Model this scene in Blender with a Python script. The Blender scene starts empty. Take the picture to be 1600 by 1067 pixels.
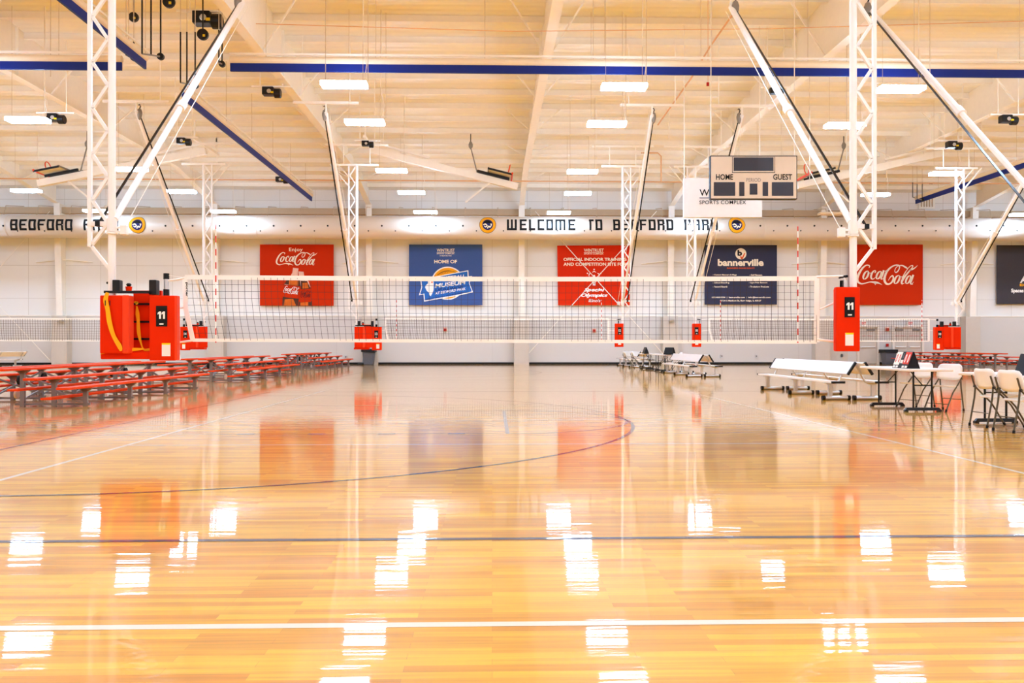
import bpy, math, random
from mathutils import Vector
random.seed(7)
S = bpy.context.scene
C = S.collection
PI = math.pi

# ------------------------------------------------------------------ camera, world, exposure
F = 1259.0                      # focal length in pixels of a 1600 px wide frame
H = 1.156                       # eye height
YAW = math.radians(1.41)
HOR = 538.0                     # horizon row
cd = bpy.data.cameras.new('camera')
cam = bpy.data.objects.new('camera', cd)
C.objects.link(cam)
cd.sensor_fit = 'HORIZONTAL'
cd.sensor_width = 36.0
cd.lens = 36.0 * F / 1600.0
cd.shift_y = (HOR - 533.5) / 1600.0
cd.clip_end = 300
cam.location = (0, 0, H)
cam.rotation_euler = (PI / 2, 0, -YAW)
S.camera = cam
S.view_settings.view_transform = 'Standard'
S.view_settings.look = 'None'
S.view_settings.gamma = 1.0
S.view_settings.use_curve_mapping = False
S.view_settings.exposure = 0.2
w = bpy.data.worlds.new('world')
S.world = w
w.use_nodes = True
w.node_tree.nodes['Background'].inputs[0].default_value = (1, 1, 1, 1)
w.node_tree.nodes['Background'].inputs[1].default_value = 0.0
S.cycles.use_denoising = True
S.cycles.max_bounces = 10
S.cycles.diffuse_bounces = 8
S.cycles.glossy_bounces = 5
S.cycles.transparent_max_bounces = 8
S.cycles.sample_clamp_indirect = 8.0
S.cycles.caustics_reflective = False
S.cycles.caustics_refractive = False
LAMP_POWER = 62.0
LAMP_COLOR = (0.77, 1.15, 1.66)


def P(px, py, Y):
    """World point seen at pixel px, py on the plane at depth Y."""
    cx = (px - 800.0) / F
    t = Y / (math.cos(YAW) - cx * math.sin(YAW))
    return Vector(((cx * math.cos(YAW) + math.sin(YAW)) * t, Y, H - t * (py - HOR) / F))


def PX(px, Y):
    return P(px, HOR, Y).x


# ------------------------------------------------------------------ materials
def srgb(r, g, b):
    def c(v):
        v /= 255.0
        return v / 12.92 if v <= 0.04045 else ((v + 0.055) / 1.055) ** 2.4
    return (c(r), c(g), c(b), 1)


def mat(name, rgb, rough=0.6, metal=0.0, var=0.04, scale=6.0, coat=0.0, spec=0.25, bump=0.0):
    m = bpy.data.materials.new(name)
    m.use_nodes = True
    nt = m.node_tree
    b = nt.nodes['Principled BSDF']
    col = srgb(*rgb)
    tc = nt.nodes.new('ShaderNodeTexCoord')
    nz = nt.nodes.new('ShaderNodeTexNoise')
    nz.inputs['Scale'].default_value = scale
    nz.inputs['Detail'].default_value = 3
    nt.links.new(tc.outputs['Object'], nz.inputs['Vector'])
    mx = nt.nodes.new('ShaderNodeMix')
    mx.data_type = 'RGBA'
    mx.inputs[6].default_value = tuple(c * (1 - var) for c in col[:3]) + (1,)
    mx.inputs[7].default_value = tuple(min(1, c * (1 + var)) for c in col[:3]) + (1,)
    nt.links.new(nz.outputs[0], mx.inputs[0])
    nt.links.new(mx.outputs[2], b.inputs['Base Color'])
    b.inputs['Roughness'].default_value = rough
    b.inputs['Metallic'].default_value = metal
    b.inputs['Coat Weight'].default_value = coat
    b.inputs['Specular IOR Level'].default_value = spec
    if bump:
        bp = nt.nodes.new('ShaderNodeBump')
        bp.inputs['Strength'].default_value = 1.0
        bp.inputs['Distance'].default_value = bump
        nt.links.new(nz.outputs[0], bp.inputs['Height'])
        nt.links.new(bp.outputs[0], b.inputs['Normal'])
    return m


def emis(name, color, power):
    m = bpy.data.materials.new(name)
    m.use_nodes = True
    nt = m.node_tree
    for n in list(nt.nodes):
        nt.nodes.remove(n)
    e = nt.nodes.new('ShaderNodeEmission')
    e.inputs[0].default_value = (*color, 1)
    e.inputs[1].default_value = power
    o = nt.nodes.new('ShaderNodeOutputMaterial')
    nt.links.new(e.outputs[0], o.inputs[0])
    return m


def floor_mat(name, base=None):
    """Varnished court floor; base None = maple strips, else a paint colour under the same varnish."""
    m = bpy.data.materials.new(name)
    m.use_nodes = True
    nt = m.node_tree
    L = nt.links.new
    b = nt.nodes['Principled BSDF']
    geo = nt.nodes.new('ShaderNodeNewGeometry')
    if base is None:
        br = nt.nodes.new('ShaderNodeTexBrick')
        br.offset = 0.37
        br.inputs['Scale'].default_value = 1.0
        br.inputs['Brick Width'].default_value = 0.85
        br.inputs['Row Height'].default_value = 0.057
        br.inputs['Mortar Size'].default_value = 0.0007
        br.inputs['Mortar Smooth'].default_value = 0.3
        br.inputs['Color1'].default_value = srgb(214, 139, 4)
        br.inputs['Color2'].default_value = srgb(248, 187, 34)
        br.inputs['Mortar'].default_value = srgb(190, 122, 24)
        L(geo.outputs['Position'], br.inputs['Vector'])
        mp = nt.nodes.new('ShaderNodeMapping')
        mp.inputs['Scale'].default_value = (1.6, 46.0, 1.0)
        L(geo.outputs['Position'], mp.inputs['Vector'])
        nz = nt.nodes.new('ShaderNodeTexNoise')
        nz.inputs['Scale'].default_value = 1.0
        nz.inputs['Detail'].default_value = 4
        L(mp.outputs[0], nz.inputs['Vector'])
        rp = nt.nodes.new('ShaderNodeMapRange')
        rp.inputs['From Min'].default_value = 0.3
        rp.inputs['From Max'].default_value = 0.7
        rp.inputs['To Min'].default_value = 0.8
        rp.inputs['To Max'].default_value = 1.14
        L(nz.outputs[0], rp.inputs['Value'])
        mx = nt.nodes.new('ShaderNodeMix')
        mx.data_type = 'RGBA'
        mx.blend_type = 'MULTIPLY'
        mx.inputs[0].default_value = 1.0
        L(br.outputs['Color'], mx.inputs[6])
        L(rp.outputs[0], mx.inputs[7])
        L(mx.outputs[2], b.inputs['Base Color'])
    else:
        b.inputs['Base Color'].default_value = srgb(*base)
    b.inputs['Roughness'].default_value = 0.45
    b.inputs['Specular IOR Level'].default_value = 0.3
    b.inputs['Coat Weight'].default_value = 1.0
    b.inputs['Coat Roughness'].default_value = 0.035
    b.inputs['Coat IOR'].default_value = 1.5
    mp2 = nt.nodes.new('ShaderNodeMapping')
    mp2.inputs['Scale'].default_value = (0.8, 15.0, 1.0)
    L(geo.outputs['Position'], mp2.inputs['Vector'])
    n2 = nt.nodes.new('ShaderNodeTexNoise')
    n2.inputs['Scale'].default_value = 1.0
    n2.inputs['Detail'].default_value = 2
    L(mp2.outputs[0], n2.inputs['Vector'])
    bp = nt.nodes.new('ShaderNodeBump')
    bp.inputs['Strength'].default_value = 1.0
    bp.inputs['Distance'].default_value = 0.0009
    L(n2.outputs[0], bp.inputs['Height'])
    L(bp.outputs[0], b.inputs['Coat Normal'])
    return m


def panel_mat(name, rgb, line, bw, bh, mortar=0.02, rough=0.7, axis='XZ', var=0.03, off=0.0):
    """Painted sheeting with seams every bw x bh metres."""
    m = bpy.data.materials.new(name)
    m.use_nodes = True
    nt = m.node_tree
    L = nt.links.new
    b = nt.nodes['Principled BSDF']
    geo = nt.nodes.new('ShaderNodeNewGeometry')
    sx = nt.nodes.new('ShaderNodeSeparateXYZ')
    L(geo.outputs['Position'], sx.inputs[0])
    cb = nt.nodes.new('ShaderNodeCombineXYZ')
    L(sx.outputs[axis[0]], cb.inputs[0])
    L(sx.outputs[axis[1]], cb.inputs[1])
    br = nt.nodes.new('ShaderNodeTexBrick')
    br.offset = off
    br.inputs['Scale'].default_value = 1.0
    br.inputs['Brick Width'].default_value = bw
    br.inputs['Row Height'].default_value = bh
    br.inputs['Mortar Size'].default_value = mortar
    br.inputs['Mortar Smooth'].default_value = 0.6
    c = srgb(*rgb)
    br.inputs['Color1'].default_value = tuple(v * (1 - var) for v in c[:3]) + (1,)
    br.inputs['Color2'].default_value = tuple(min(1, v * (1 + var)) for v in c[:3]) + (1,)
    br.inputs['Mortar'].default_value = srgb(*line)
    L(cb.outputs[0], br.inputs['Vector'])
    L(br.outputs['Color'], b.inputs['Base Color'])
    b.inputs['Roughness'].default_value = rough
    nz = nt.nodes.new('ShaderNodeTexNoise')
    nz.inputs['Scale'].default_value = 1.3
    nz.inputs['Detail'].default_value = 3
    L(geo.outputs['Position'], nz.inputs['Vector'])
    bp = nt.nodes.new('ShaderNodeBump')
    bp.inputs['Strength'].default_value = 0.6
    bp.inputs['Distance'].default_value = 0.03
    L(nz.outputs[0], bp.inputs['Height'])
    L(bp.outputs[0], b.inputs['Normal'])
    return m


def roof_mat(name):
    """White ribbed roof liner, ribs across the slope every 0.3 m."""
    m = bpy.data.materials.new(name)
    m.use_nodes = True
    nt = m.node_tree
    L = nt.links.new
    b = nt.nodes['Principled BSDF']
    b.inputs['Base Color'].default_value = srgb(242, 236, 226)
    b.inputs['Roughness'].default_value = 0.38
    geo = nt.nodes.new('ShaderNodeNewGeometry')
    wv = nt.nodes.new('ShaderNodeTexWave')
    wv.wave_type = 'BANDS'
    wv.bands_direction = 'Y'
    wv.wave_profile = 'SIN'
    wv.inputs['Scale'].default_value = 1.05
    wv.inputs['Distortion'].default_value = 0.6
    wv.inputs['Detail Scale'].default_value = 0.4
    L(geo.outputs['Position'], wv.inputs['Vector'])
    bp = nt.nodes.new('ShaderNodeBump')
    bp.inputs['Strength'].default_value = 0.7
    bp.inputs['Distance'].default_value = 0.02
    L(wv.outputs[0], bp.inputs['Height'])
    L(bp.outputs[0], b.inputs['Normal'])
    return m


def stripe_mat(name, c1, c2, period):
    """Bands along Z of the object's own height."""
    m = bpy.data.materials.new(name)
    m.use_nodes = True
    nt = m.node_tree
    L = nt.links.new
    b = nt.nodes['Principled BSDF']
    tc = nt.nodes.new('ShaderNodeNewGeometry')
    sx = nt.nodes.new('ShaderNodeSeparateXYZ')
    L(tc.outputs['Position'], sx.inputs[0])
    a = nt.nodes.new('ShaderNodeMath'); a.operation = 'DIVIDE'; a.inputs[1].default_value = period
    f = nt.nodes.new('ShaderNodeMath'); f.operation = 'FRACT'
    g = nt.nodes.new('ShaderNodeMath'); g.operation = 'GREATER_THAN'; g.inputs[1].default_value = 0.5
    L(sx.outputs['Z'], a.inputs[0]); L(a.outputs[0], f.inputs[0]); L(f.outputs[0], g.inputs[0])
    mx = nt.nodes.new('ShaderNodeMix'); mx.data_type = 'RGBA'
    mx.inputs[6].default_value = srgb(*c1)
    mx.inputs[7].default_value = srgb(*c2)
    L(g.outputs[0], mx.inputs[0]); L(mx.outputs[2], b.inputs['Base Color'])
    b.inputs['Roughness'].default_value = 0.5
    return m


M = {}
M['floor'] = floor_mat('maple_floor')
M['line_white'] = floor_mat('white_line_paint', (238, 226, 206))
M['line_dark'] = floor_mat('dark_line_paint', (62, 52, 66))
M['line_grey'] = floor_mat('grey_line_paint', (128, 124, 132))
M['wall'] = panel_mat('insulated_wall_panel', (233, 229, 223), (204, 196, 184), 2.05, 1.9, 0.016)
M['wainscot'] = panel_mat('wainscot_panel', (210, 206, 202), (192, 186, 180), 9.0, 3.2, 0.01)
M['side_wall'] = panel_mat('side_wall_panel', (236, 230, 222), (200, 190, 178), 2.0, 2.0, 0.02, axis='YZ')
M['roof'] = roof_mat('roof_liner')
M['steel'] = mat('cream_painted_steel', (243, 236, 224), 0.45)
M['white_steel'] = mat('white_painted_steel', (244, 240, 236), 0.35)
M['duct'] = mat('white_duct_metal', (222, 210, 196), 0.42, var=0.02, scale=0.8)
M['ledge'] = mat('tan_ledge_paint', (190, 168, 140), 0.7)
M['black'] = mat('black_plastic', (20, 18, 18), 0.5)
M['black_metal'] = mat('black_metal', (26, 24, 24), 0.35)
M['rubber'] = mat('black_rubber_base', (16, 15, 15), 0.6)
M['strap_black'] = mat('black_webbing', (16, 16, 20), 0.3)
M['pad'] = mat('red_vinyl_pad', (224, 42, 0), 0.42, var=0.06, scale=3.0, bump=0.012, spec=0.06)
M['pad_edge'] = mat('red_vinyl_pad_edge', (236, 62, 12), 0.45, var=0.06)
M['yellow'] = mat('yellow_webbing', (250, 176, 8), 0.6)
M['paper'] = mat('white_paper', (240, 234, 228), 0.8)
M['paper_yellow'] = mat('yellow_paper_strip', (250, 216, 20), 0.8)
M['white'] = mat('white_print', (250, 246, 240), 0.7, var=0.0)
M['black_print'] = mat('black_print', (14, 12, 12), 0.7, var=0.0)
M['silver'] = mat('brushed_aluminium', (205, 205, 205), 0.3, 0.8)
M['alu_white'] = mat('white_aluminium_plank', (236, 232, 230), 0.35, 0.0)
M['grey_leg'] = mat('grey_galvanised_steel', (134, 126, 122), 0.45, 0.3)
M['plank_red'] = mat('red_bleacher_plank', (226, 68, 12), 0.5, var=0.05, spec=0.12)
M['table_white'] = mat('white_table_plastic', (232, 228, 226), 0.45)
M['chair_white'] = mat('white_chair_plastic', (246, 242, 238), 0.35)
M['chair_leg'] = mat('bronze_chair_tube', (92, 84, 70), 0.35, 0.5)
M['net_cord'] = mat('black_net_cord', (62, 48, 38), 0.8)
M['net_cord_fine'] = mat('dark_net_cord', (110, 92, 76), 0.8)
M['tape'] = mat('white_net_tape', (248, 244, 238), 0.7)
M['antenna'] = stripe_mat('red_white_antenna', (248, 246, 242), (214, 44, 20), 0.2)
M['blue'] = mat('blue_curtain_vinyl', (20, 40, 122), 0.5, spec=0.2)
M['curtain_roll'] = mat('cream_curtain_roll', (236, 218, 188), 0.6)
M['banner_red'] = mat('red_banner_vinyl', (200, 46, 0), 0.6, var=0.03, spec=0.08)
M['banner_coral'] = mat('coral_banner_vinyl', (214, 44, 6), 0.6, var=0.03, spec=0.08)
M['banner_blue'] = mat('blue_banner_vinyl', (66, 92, 152), 0.6, var=0.04, spec=0.1)
M['banner_navy'] = mat('navy_banner_vinyl', (56, 58, 80), 0.6, var=0.04, spec=0.1)
M['banner_dark'] = mat('charcoal_banner_vinyl', (62, 56, 60), 0.55, var=0.04)
M['print_cream'] = mat('cream_print', (250, 236, 214), 0.7, var=0.0)
M['print_gold'] = mat('gold_print', (246, 168, 20), 0.7, var=0.06, scale=2)
M['print_orange'] = mat('orange_print', (236, 92, 24), 0.7, var=0.0)
M['print_brown'] = mat('brown_print', (84, 44, 26), 0.7, var=0.3, scale=3)
M['print_amber'] = mat('amber_print', (214, 102, 20), 0.7, var=0.3, scale=3)
M['print_pink'] = mat('pale_pink_print', (240, 196, 178), 0.7, var=0.15, scale=4)
M['print_blue'] = mat('royal_blue_print', (40, 104, 188), 0.7, var=0.05)
M['print_navy'] = mat('navy_print', (28, 34, 92), 0.7, var=0.1)
M['board_face'] = mat('beige_scoreboard_face', (226, 212, 194), 0.5)
M['board_window'] = mat('dark_display_window', (52, 46, 50), 0.3)
M['sign_white'] = mat('white_sign_panel', (236, 230, 226), 0.5)
M['bin'] = mat('grey_bin_plastic', (92, 96, 106), 0.5)
M['door'] = mat('beige_painted_door', (204, 194, 182), 0.5)
M['door_frame'] = mat('pale_door_frame', (226, 216, 204), 0.5)
M['fire_red'] = mat('fire_alarm_red', (176, 30, 20), 0.4)
M['pipe'] = mat('tan_sprinkler_pipe', (222, 174, 132), 0.45)
M['reel'] = mat('grey_cast_reel', (140, 132, 122), 0.45, 0.3)
M['cable'] = mat('light_steel_cable', (206, 190, 168), 0.5)
M['cable_white'] = mat('white_wire', (240, 232, 220), 0.5)
M['hoist_yellow'] = mat('yellow_drum', (226, 196, 30), 0.5)
M['rim_orange'] = mat('orange_rim', (226, 70, 24), 0.4)
M['glass'] = mat('pale_board_glass', (236, 228, 206), 0.25)
M['lamp'] = emis('lamp_lens', LAMP_COLOR, LAMP_POWER)
M['lamp_off'] = mat('unlit_lamp_lens', (236, 212, 180), 0.4)
M['flip_red'] = mat('flip_card_red', (226, 60, 30), 0.5)
M['flip_digit'] = mat('red_flip_digit', (206, 30, 40), 0.5)


# ------------------------------------------------------------------ mesh building
class MB:
    def __init__(s):
        s.v, s.f = [], []

    def add(s, vs, fs):
        n = len(s.v)
        s.v += [Vector(q) for q in vs]
        s.f += [tuple(i + n for i in f) for f in fs]
        return s

    def box(s, x0, x1, y0, y1, z0, z1):
        vs = [(x, y, z) for z in (z0, z1) for y in (y0, y1) for x in (x0, x1)]
        return s.add(vs, [(0, 2, 3, 1), (4, 5, 7, 6), (0, 1, 5, 4), (2, 6, 7, 3), (0, 4, 6, 2), (1, 3, 7, 5)])

    def hexa(s, a, b):
        """Solid between quad a and quad b (4 points each, same order)."""
        return s.add(list(a) + list(b), [(3, 2, 1, 0), (4, 5, 6, 7)] + [(i, (i + 1) % 4, 4 + (i + 1) % 4, 4 + i) for i in range(4)])

    def bar(s, p, q, w, h=None, up=(0, 0, 1)):
        p, q = Vector(p), Vector(q)
        h = w if h is None else h
        d = (q - p).normalized()
        u = Vector(up)
        if abs(d.dot(u)) > 0.99:
            u = Vector((0, 1, 0))
        a = d.cross(u).normalized() * w / 2
        b = a.cross(d).normalized() * h / 2
        return s.hexa([p - a - b, p + a - b, p + a + b, p - a + b], [q - a - b, q + a - b, q + a + b, q - a + b])

    def tube(s, pts, r, n=8, r2=None):
        pts = [Vector(q) for q in pts]
        rings = []
        prev = None
        for i, p in enumerate(pts):
            d = (pts[min(i + 1, len(pts) - 1)] - pts[max(i - 1, 0)]).normalized()
            if prev is None:
                u = Vector((0, 0, 1)) if abs(d.z) < 0.9 else Vector((1, 0, 0))
            else:
                u = prev
            a = d.cross(u).normalized()
            b = a.cross(d).normalized()
            prev = b
            rr = r if r2 is None else r + (r2 - r) * i / (len(pts) - 1)
            rings.append([p + a * rr * math.cos(2 * PI * k / n) + b * rr * math.sin(2 * PI * k / n) for k in range(n)])
        vs = [v for g in rings for v in g]
        fs = []
        for i in range(len(rings) - 1):
            for k in range(n):
                fs.append((i * n + k, i * n + (k + 1) % n, (i + 1) * n + (k + 1) % n, (i + 1) * n + k))
        fs.append(tuple(reversed(range(n))))
        fs.append(tuple((len(rings) - 1) * n + k for k in range(n)))
        return s.add(vs, fs)

    def lathe(s, prof, c=(0, 0, 0), n=20, axis='z'):
        """prof: list of (radius, height)."""
        c = Vector(c)
        vs = []
        for r, z in prof:
            for k in range(n):
                a = 2 * PI * k / n
                p = Vector((r * math.cos(a), r * math.sin(a), z))
                if axis == 'y':
                    p = Vector((p.x, p.z, p.y))
                if axis == 'x':
                    p = Vector((p.z, p.x, p.y))
                vs.append(c + p)
        fs = []
        for i in range(len(prof) - 1):
            for k in range(n):
                fs.append((i * n + k, i * n + (k + 1) % n, (i + 1) * n + (k + 1) % n, (i + 1) * n + k))
        fs.append(tuple(reversed(range(n))))
        fs.append(tuple((len(prof) - 1) * n + k for k in range(n)))
        return s.add(vs, fs)

    def poly(s, pts):
        return s.add(pts, [tuple(range(len(pts)))])

    def prect(s, x0, y0, x1, y1, Y, t=0.02):
        """Box whose front face fills the pixel rectangle on plane Y; t metres thick, away from the eye."""
        a, b, c, d = P(x0, y1, Y), P(x1, y1, Y), P(x1, y0, Y), P(x0, y0, Y)
        o = Vector((0, t, 0))
        return s.hexa([a, b, c, d], [a + o, b + o, c + o, d + o])

    def ppoly(s, pts, Y):
        return s.poly([P(x, y, Y) for x, y in pts])

    def build(s, name, m, parent=None, smooth=False, bevel=0.0):
        off = Vector((0, 0, 0))
        q = parent
        while q is not None:
            off += q.location
            q = q.parent
        own = Vector((0, 0, 0))
        if parent is None:
            xs = [v.x for v in s.v]; ys = [v.y for v in s.v]; zs = [v.z for v in s.v]
            own = Vector(((min(xs) + max(xs)) / 2, (min(ys) + max(ys)) / 2, min(zs)))
        me = bpy.data.meshes.new(name)
        me.from_pydata([tuple(v - off - own) for v in s.v], [], s.f)
        me.validate()
        me.materials.append(M[m] if isinstance(m, str) else m)
        if smooth:
            me.polygons.foreach_set('use_smooth', [True] * len(me.polygons))
        o = bpy.data.objects.new(name, me)
        C.objects.link(o)
        if parent is not None:
            o.parent = parent
        else:
            o.location = own
        if bevel:
            bv = o.modifiers.new('bevel', 'BEVEL')
            bv.width = bevel
            bv.segments = 3
            bv.limit_method = 'ANGLE'
        if smooth:
            pass
        return o


def tag(o, label=None, cat=None, group=None, kind=None):
    if label: o['label'] = label
    if cat: o['category'] = cat
    if group: o['group'] = group
    if kind: o['kind'] = kind
    return o


def thing(name, loc, label, cat, group=None):
    o = bpy.data.objects.new(name, None)
    o.empty_display_size = 0.1
    C.objects.link(o)
    o.location = loc
    return tag(o, label, cat, group)


def dup(root, loc, rotz=None, label=None, group=None):
    r = root.copy()
    C.objects.link(r)
    r.location = loc
    if rotz is not None:
        r.rotation_euler = (0, 0, rotz)
    if label: r['label'] = label
    if group: r['group'] = group
    def rec(src, dst):
        for ch in list(src.children):
            if ch.parent is not src:
                continue
            c = ch.copy()
            C.objects.link(c)
            c.parent = dst
            rec(ch, c)
    rec(root, r)
    return r


def text_geo(body, bold=0.0, shear=0.0, spacing=1.0):
    cu = bpy.data.curves.new('txt', 'FONT')
    cu.body = body
    cu.offset = bold
    cu.shear = shear
    cu.space_character = spacing
    cu.resolution_u = 3
    ob = bpy.data.objects.new('txt', cu)
    C.objects.link(ob)
    dg = bpy.context.evaluated_depsgraph_get()
    me = bpy.data.meshes.new_from_object(ob.evaluated_get(dg))
    vs = [v.co.copy() for v in me.vertices]
    fs = [tuple(p.vertices) for p in me.polygons]
    bpy.data.objects.remove(ob)
    bpy.data.meshes.remove(me)
    bpy.data.curves.remove(cu)
    x0 = min(v.x for v in vs); x1 = max(v.x for v in vs)
    y0 = min(v.y for v in vs); y1 = max(v.y for v in vs)
    return [((v.x - x0) / (x1 - x0), (v.y - y0) / (y1 - y0)) for v in vs], fs


def ptext(body, x0, y0, x1, y1, Y, m, parent, bold=0.0, shear=0.0, rise=0.0, name='lettering', spacing=1.0):
    """Lettering whose outline fills the pixel box; rise = pixels the right end climbs."""
    uv, fs = text_geo(body, bold, shear, spacing)
    mb = MB()
    mb.add([P(x0 + u * (x1 - x0), y1 - v * (y1 - y0) - rise * u, Y) for u, v in uv], fs)
    return mb.build(name, m, parent)


def mtext(body, o, ux, uz, wid, hei, m, parent, bold=0.0, shear=0.0, name='lettering'):
    """Lettering placed from corner o along unit vectors ux (reading) and uz (up)."""
    uv, fs = text_geo(body, bold, shear)
    o, ux, uz = Vector(o), Vector(ux), Vector(uz)
    mb = MB()
    mb.add([o + ux * (u * wid) + uz * (v * hei) for u, v in uv], fs)
    return mb.build(name, m, parent)


def catmull(pts, n=6):
    out = []
    for i in range(len(pts) - 1):
        p0 = pts[max(i - 1, 0)]; p1 = pts[i]; p2 = pts[i + 1]; p3 = pts[min(i + 2, len(pts) - 1)]
        for k in range(n):
            t = k / n
            out.append(tuple(0.5 * (2 * b + (c - a) * t + (2 * a - 5 * b + 4 * c - d) * t * t + (-a + 3 * b - 3 * c + d) * t ** 3)
                             for a, b, c, d in zip(p0, p1, p2, p3)))
    out.append(tuple(pts[-1]))
    return out


def ribbon(mb, pts, fn, n=6):
    """Flat brush stroke; pts = (x, y, width) in a drawing frame, fn maps (x, y) to the world."""
    q = catmull(pts, n)
    L_, R_ = [], []
    for i, (x, y, wd) in enumerate(q):
        a = q[max(i - 1, 0)]; b = q[min(i + 1, len(q) - 1)]
        dx, dy = b[0] - a[0], b[1] - a[1]
        l = math.hypot(dx, dy) or 1
        nx, ny = -dy / l * wd / 2, dx / l * wd / 2
        L_.append(fn(x + nx, y + ny)); R_.append(fn(x - nx, y - ny))
    k = len(q)
    mb.add(L_ + R_, [(i, i + 1, k + i + 1, k + i) for i in range(k - 1)])


def script_logo(mb, x0, y0, x1, y1, Y, rot=0.0):
    """Flowing two-word script logo inside the pixel box."""
    def fn(x, y):
        u = (x - 118) / 852.0; v = (y - 388) / 277.0
        px = x0 + u * (x1 - x0); py = y0 + v * (y1 - y0)
        if rot:
            cx, cy = (x0 + x1) / 2, (y0 + y1) / 2
            dx, dy = px - cx, py - cy
            px = cx + dx * math.cos(rot) - dy * math.sin(rot)
            py = cy + dx * math.sin(rot) + dy * math.cos(rot)
        return P(px, py, Y)
    ribbon(mb, [(292, 432, 5), (303, 410, 13), (282, 395, 12), (248, 400, 16), (205, 435, 24), (162, 500, 30), (134, 570, 32), (140, 622, 28),
                (185, 649, 20), (240, 643, 14), (300, 627, 12), (345, 627, 20), (380, 634, 32), (425, 640, 20), (475, 664, 2)], fn)
    mb.poly([fn(360, 638), fn(398, 640), fn(382, 668)])
    def ring(cx, cy, a, b):
        pts = []
        for i in range(17):
            t = 2 * PI * i / 16
            pts.append((cx + a * math.cos(t) - 0.38 * b * math.sin(t), cy + b * math.sin(t), 9 + 17 * abs(math.cos(t))))
        ribbon(mb, pts, fn, 2)
    ring(250, 532, 30, 55)
    ribbon(mb, [(276, 470, 6), (298, 500, 8), (325, 505, 6)], fn)
    ribbon(mb, [(372, 500, 14), (388, 480, 12), (372, 470, 12), (345, 490, 22), (324, 535, 26), (326, 575, 22), (350, 586, 12), (392, 555, 5)], fn)
    ring(430, 532, 28, 52)
    ribbon(mb, [(500, 466, 26), (478, 530, 26), (462, 575, 20), (474, 588, 9), (505, 560, 4)], fn)
    ribbon(mb, [(520, 486, 18), (546, 466, 18)], fn)
    ribbon(mb, [(560, 606, 3), (590, 560, 12), (620, 540, 18), (632, 575, 22), (610, 628, 22), (570, 654, 20), (530, 645, 28), (508, 595, 32),
                (520, 530, 30), (552, 470, 26), (605, 420, 20), (665, 395, 16), (712, 402, 16), (714, 440, 14), (690, 482, 16), (662, 495, 12),
                (652, 468, 10), (672, 425, 8), (715, 402, 10), (760, 402, 16), (800, 424, 22), (826, 440, 14)], fn)
    ribbon(mb, [(856, 462, 14), (895, 452, 20), (935, 428, 12), (968, 398, 2)], fn)
    ring(682, 592, 30, 56)
    ribbon(mb, [(705, 530, 6), (735, 555, 8), (760, 550, 6)], fn)
    ribbon(mb, [(872, 404, 10), (900, 402, 12), (896, 425, 12), (850, 480, 18), (795, 545, 26), (752, 610, 30), (750, 650, 18), (785, 640, 6)], fn)
    ribbon(mb, [(872, 404, 10), (835, 440, 9), (790, 505, 12), (752, 580, 16)], fn)
    ring(838, 594, 28, 54)
    ribbon(mb, [(908, 528, 26), (886, 592, 26), (870, 640, 20), (882, 655, 9), (912, 625, 4)], fn)
    mb.poly([fn(893 + 8 * math.cos(a * PI / 4), 655 + 8 * math.sin(a * PI / 4)) for a in range(8)])


# ------------------------------------------------------------------ the room
YW = 47.0
XL, XR, YB = -42.0, 46.0, -9.0
ROOF_W = H + 8.96
SL = 0.0775
YR = 19.5
def roof_z(Y):
    return ROOF_W + SL * (YW - Y) if Y >= YR else ROOF_W + SL * (YW - YR) - SL * (YR - Y)

fl = MB().box(XL, XR, YB, YW, -0.12, 0.0).build('floor', 'floor')
tag(fl, kind='structure')
mb = MB()
for a, b in ((YB, YR), (YR, YW)):
    mb.hexa([(XL, a, roof_z(a)), (XR, a, roof_z(a)), (XR, b, roof_z(b)), (XL, b, roof_z(b))],
            [(XL, a, roof_z(a) + .15), (XR, a, roof_z(a) + .15), (XR, b, roof_z(b) + .15), (XL, b, roof_z(b) + .15)])
ceiling = mb.build('ceiling', 'roof')
tag(ceiling, kind='structure')
wall = MB().box(XL, XR, YW, YW + .2, 0, ROOF_W + .1).build('wall_back', 'wall')
tag(wall, kind='structure')
MB().box(XL, XR, YW - .09, YW, 0.1, 2.78).build('wainscot', 'wainscot', wall)
MB().box(XL, XR, YW - .12, YW, 2.78, 2.84).build('wainscot_cap', 'steel', wall)
for nm, x in (('wall_left', XL), ('wall_right', XR)):
    zt = roof_z(YR) + .1
    mb = MB()
    pr = [(YB, 0), (YW, 0), (YW, ROOF_W), (YR, zt), (YB, roof_z(YB))]
    x2 = x + (.2 if x > 0 else -.2)
    n = len(pr)
    mb.add([(x, a, b) for a, b in pr] + [(x2, a, b) for a, b in pr],
           [tuple(range(n)), tuple(reversed(range(n, 2 * n)))] + [(i, (i + 1) % n, n + (i + 1) % n, n + i) for i in range(n)])
    tag(mb.build(nm, 'side_wall'), kind='structure')
tag(MB().box(XL, XR, YB - .2, YB, 0, roof_z(YB) + .1).build('wall_front', panel_mat('front_wall_panel', (236, 230, 222), (200, 190, 178), 2, 2)), kind='structure')

# black rubber baseboard, broken where the doors and the box columns stand
col_px = [-141, 92, 337, 577, 815, 1048, 1286, 1521]
mb = MB()
prev = XL
for (a, b) in [(P(1254, 560, YW - .1).x, P(1296, 560, YW - .1).x), (P(1324, 560, YW - .1).x, P(1371, 560, YW - .1).x), (P(1397, 560, YW - .1).x, P(1451, 560, YW - .1).x)]:
    mb.box(prev, a, YW - .12, YW, 0, .11)
    prev = b
mb.box(prev, XR, YW - .12, YW, 0, .11)
tag(mb.build('baseboard_back', 'rubber'), kind='structure')

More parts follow.
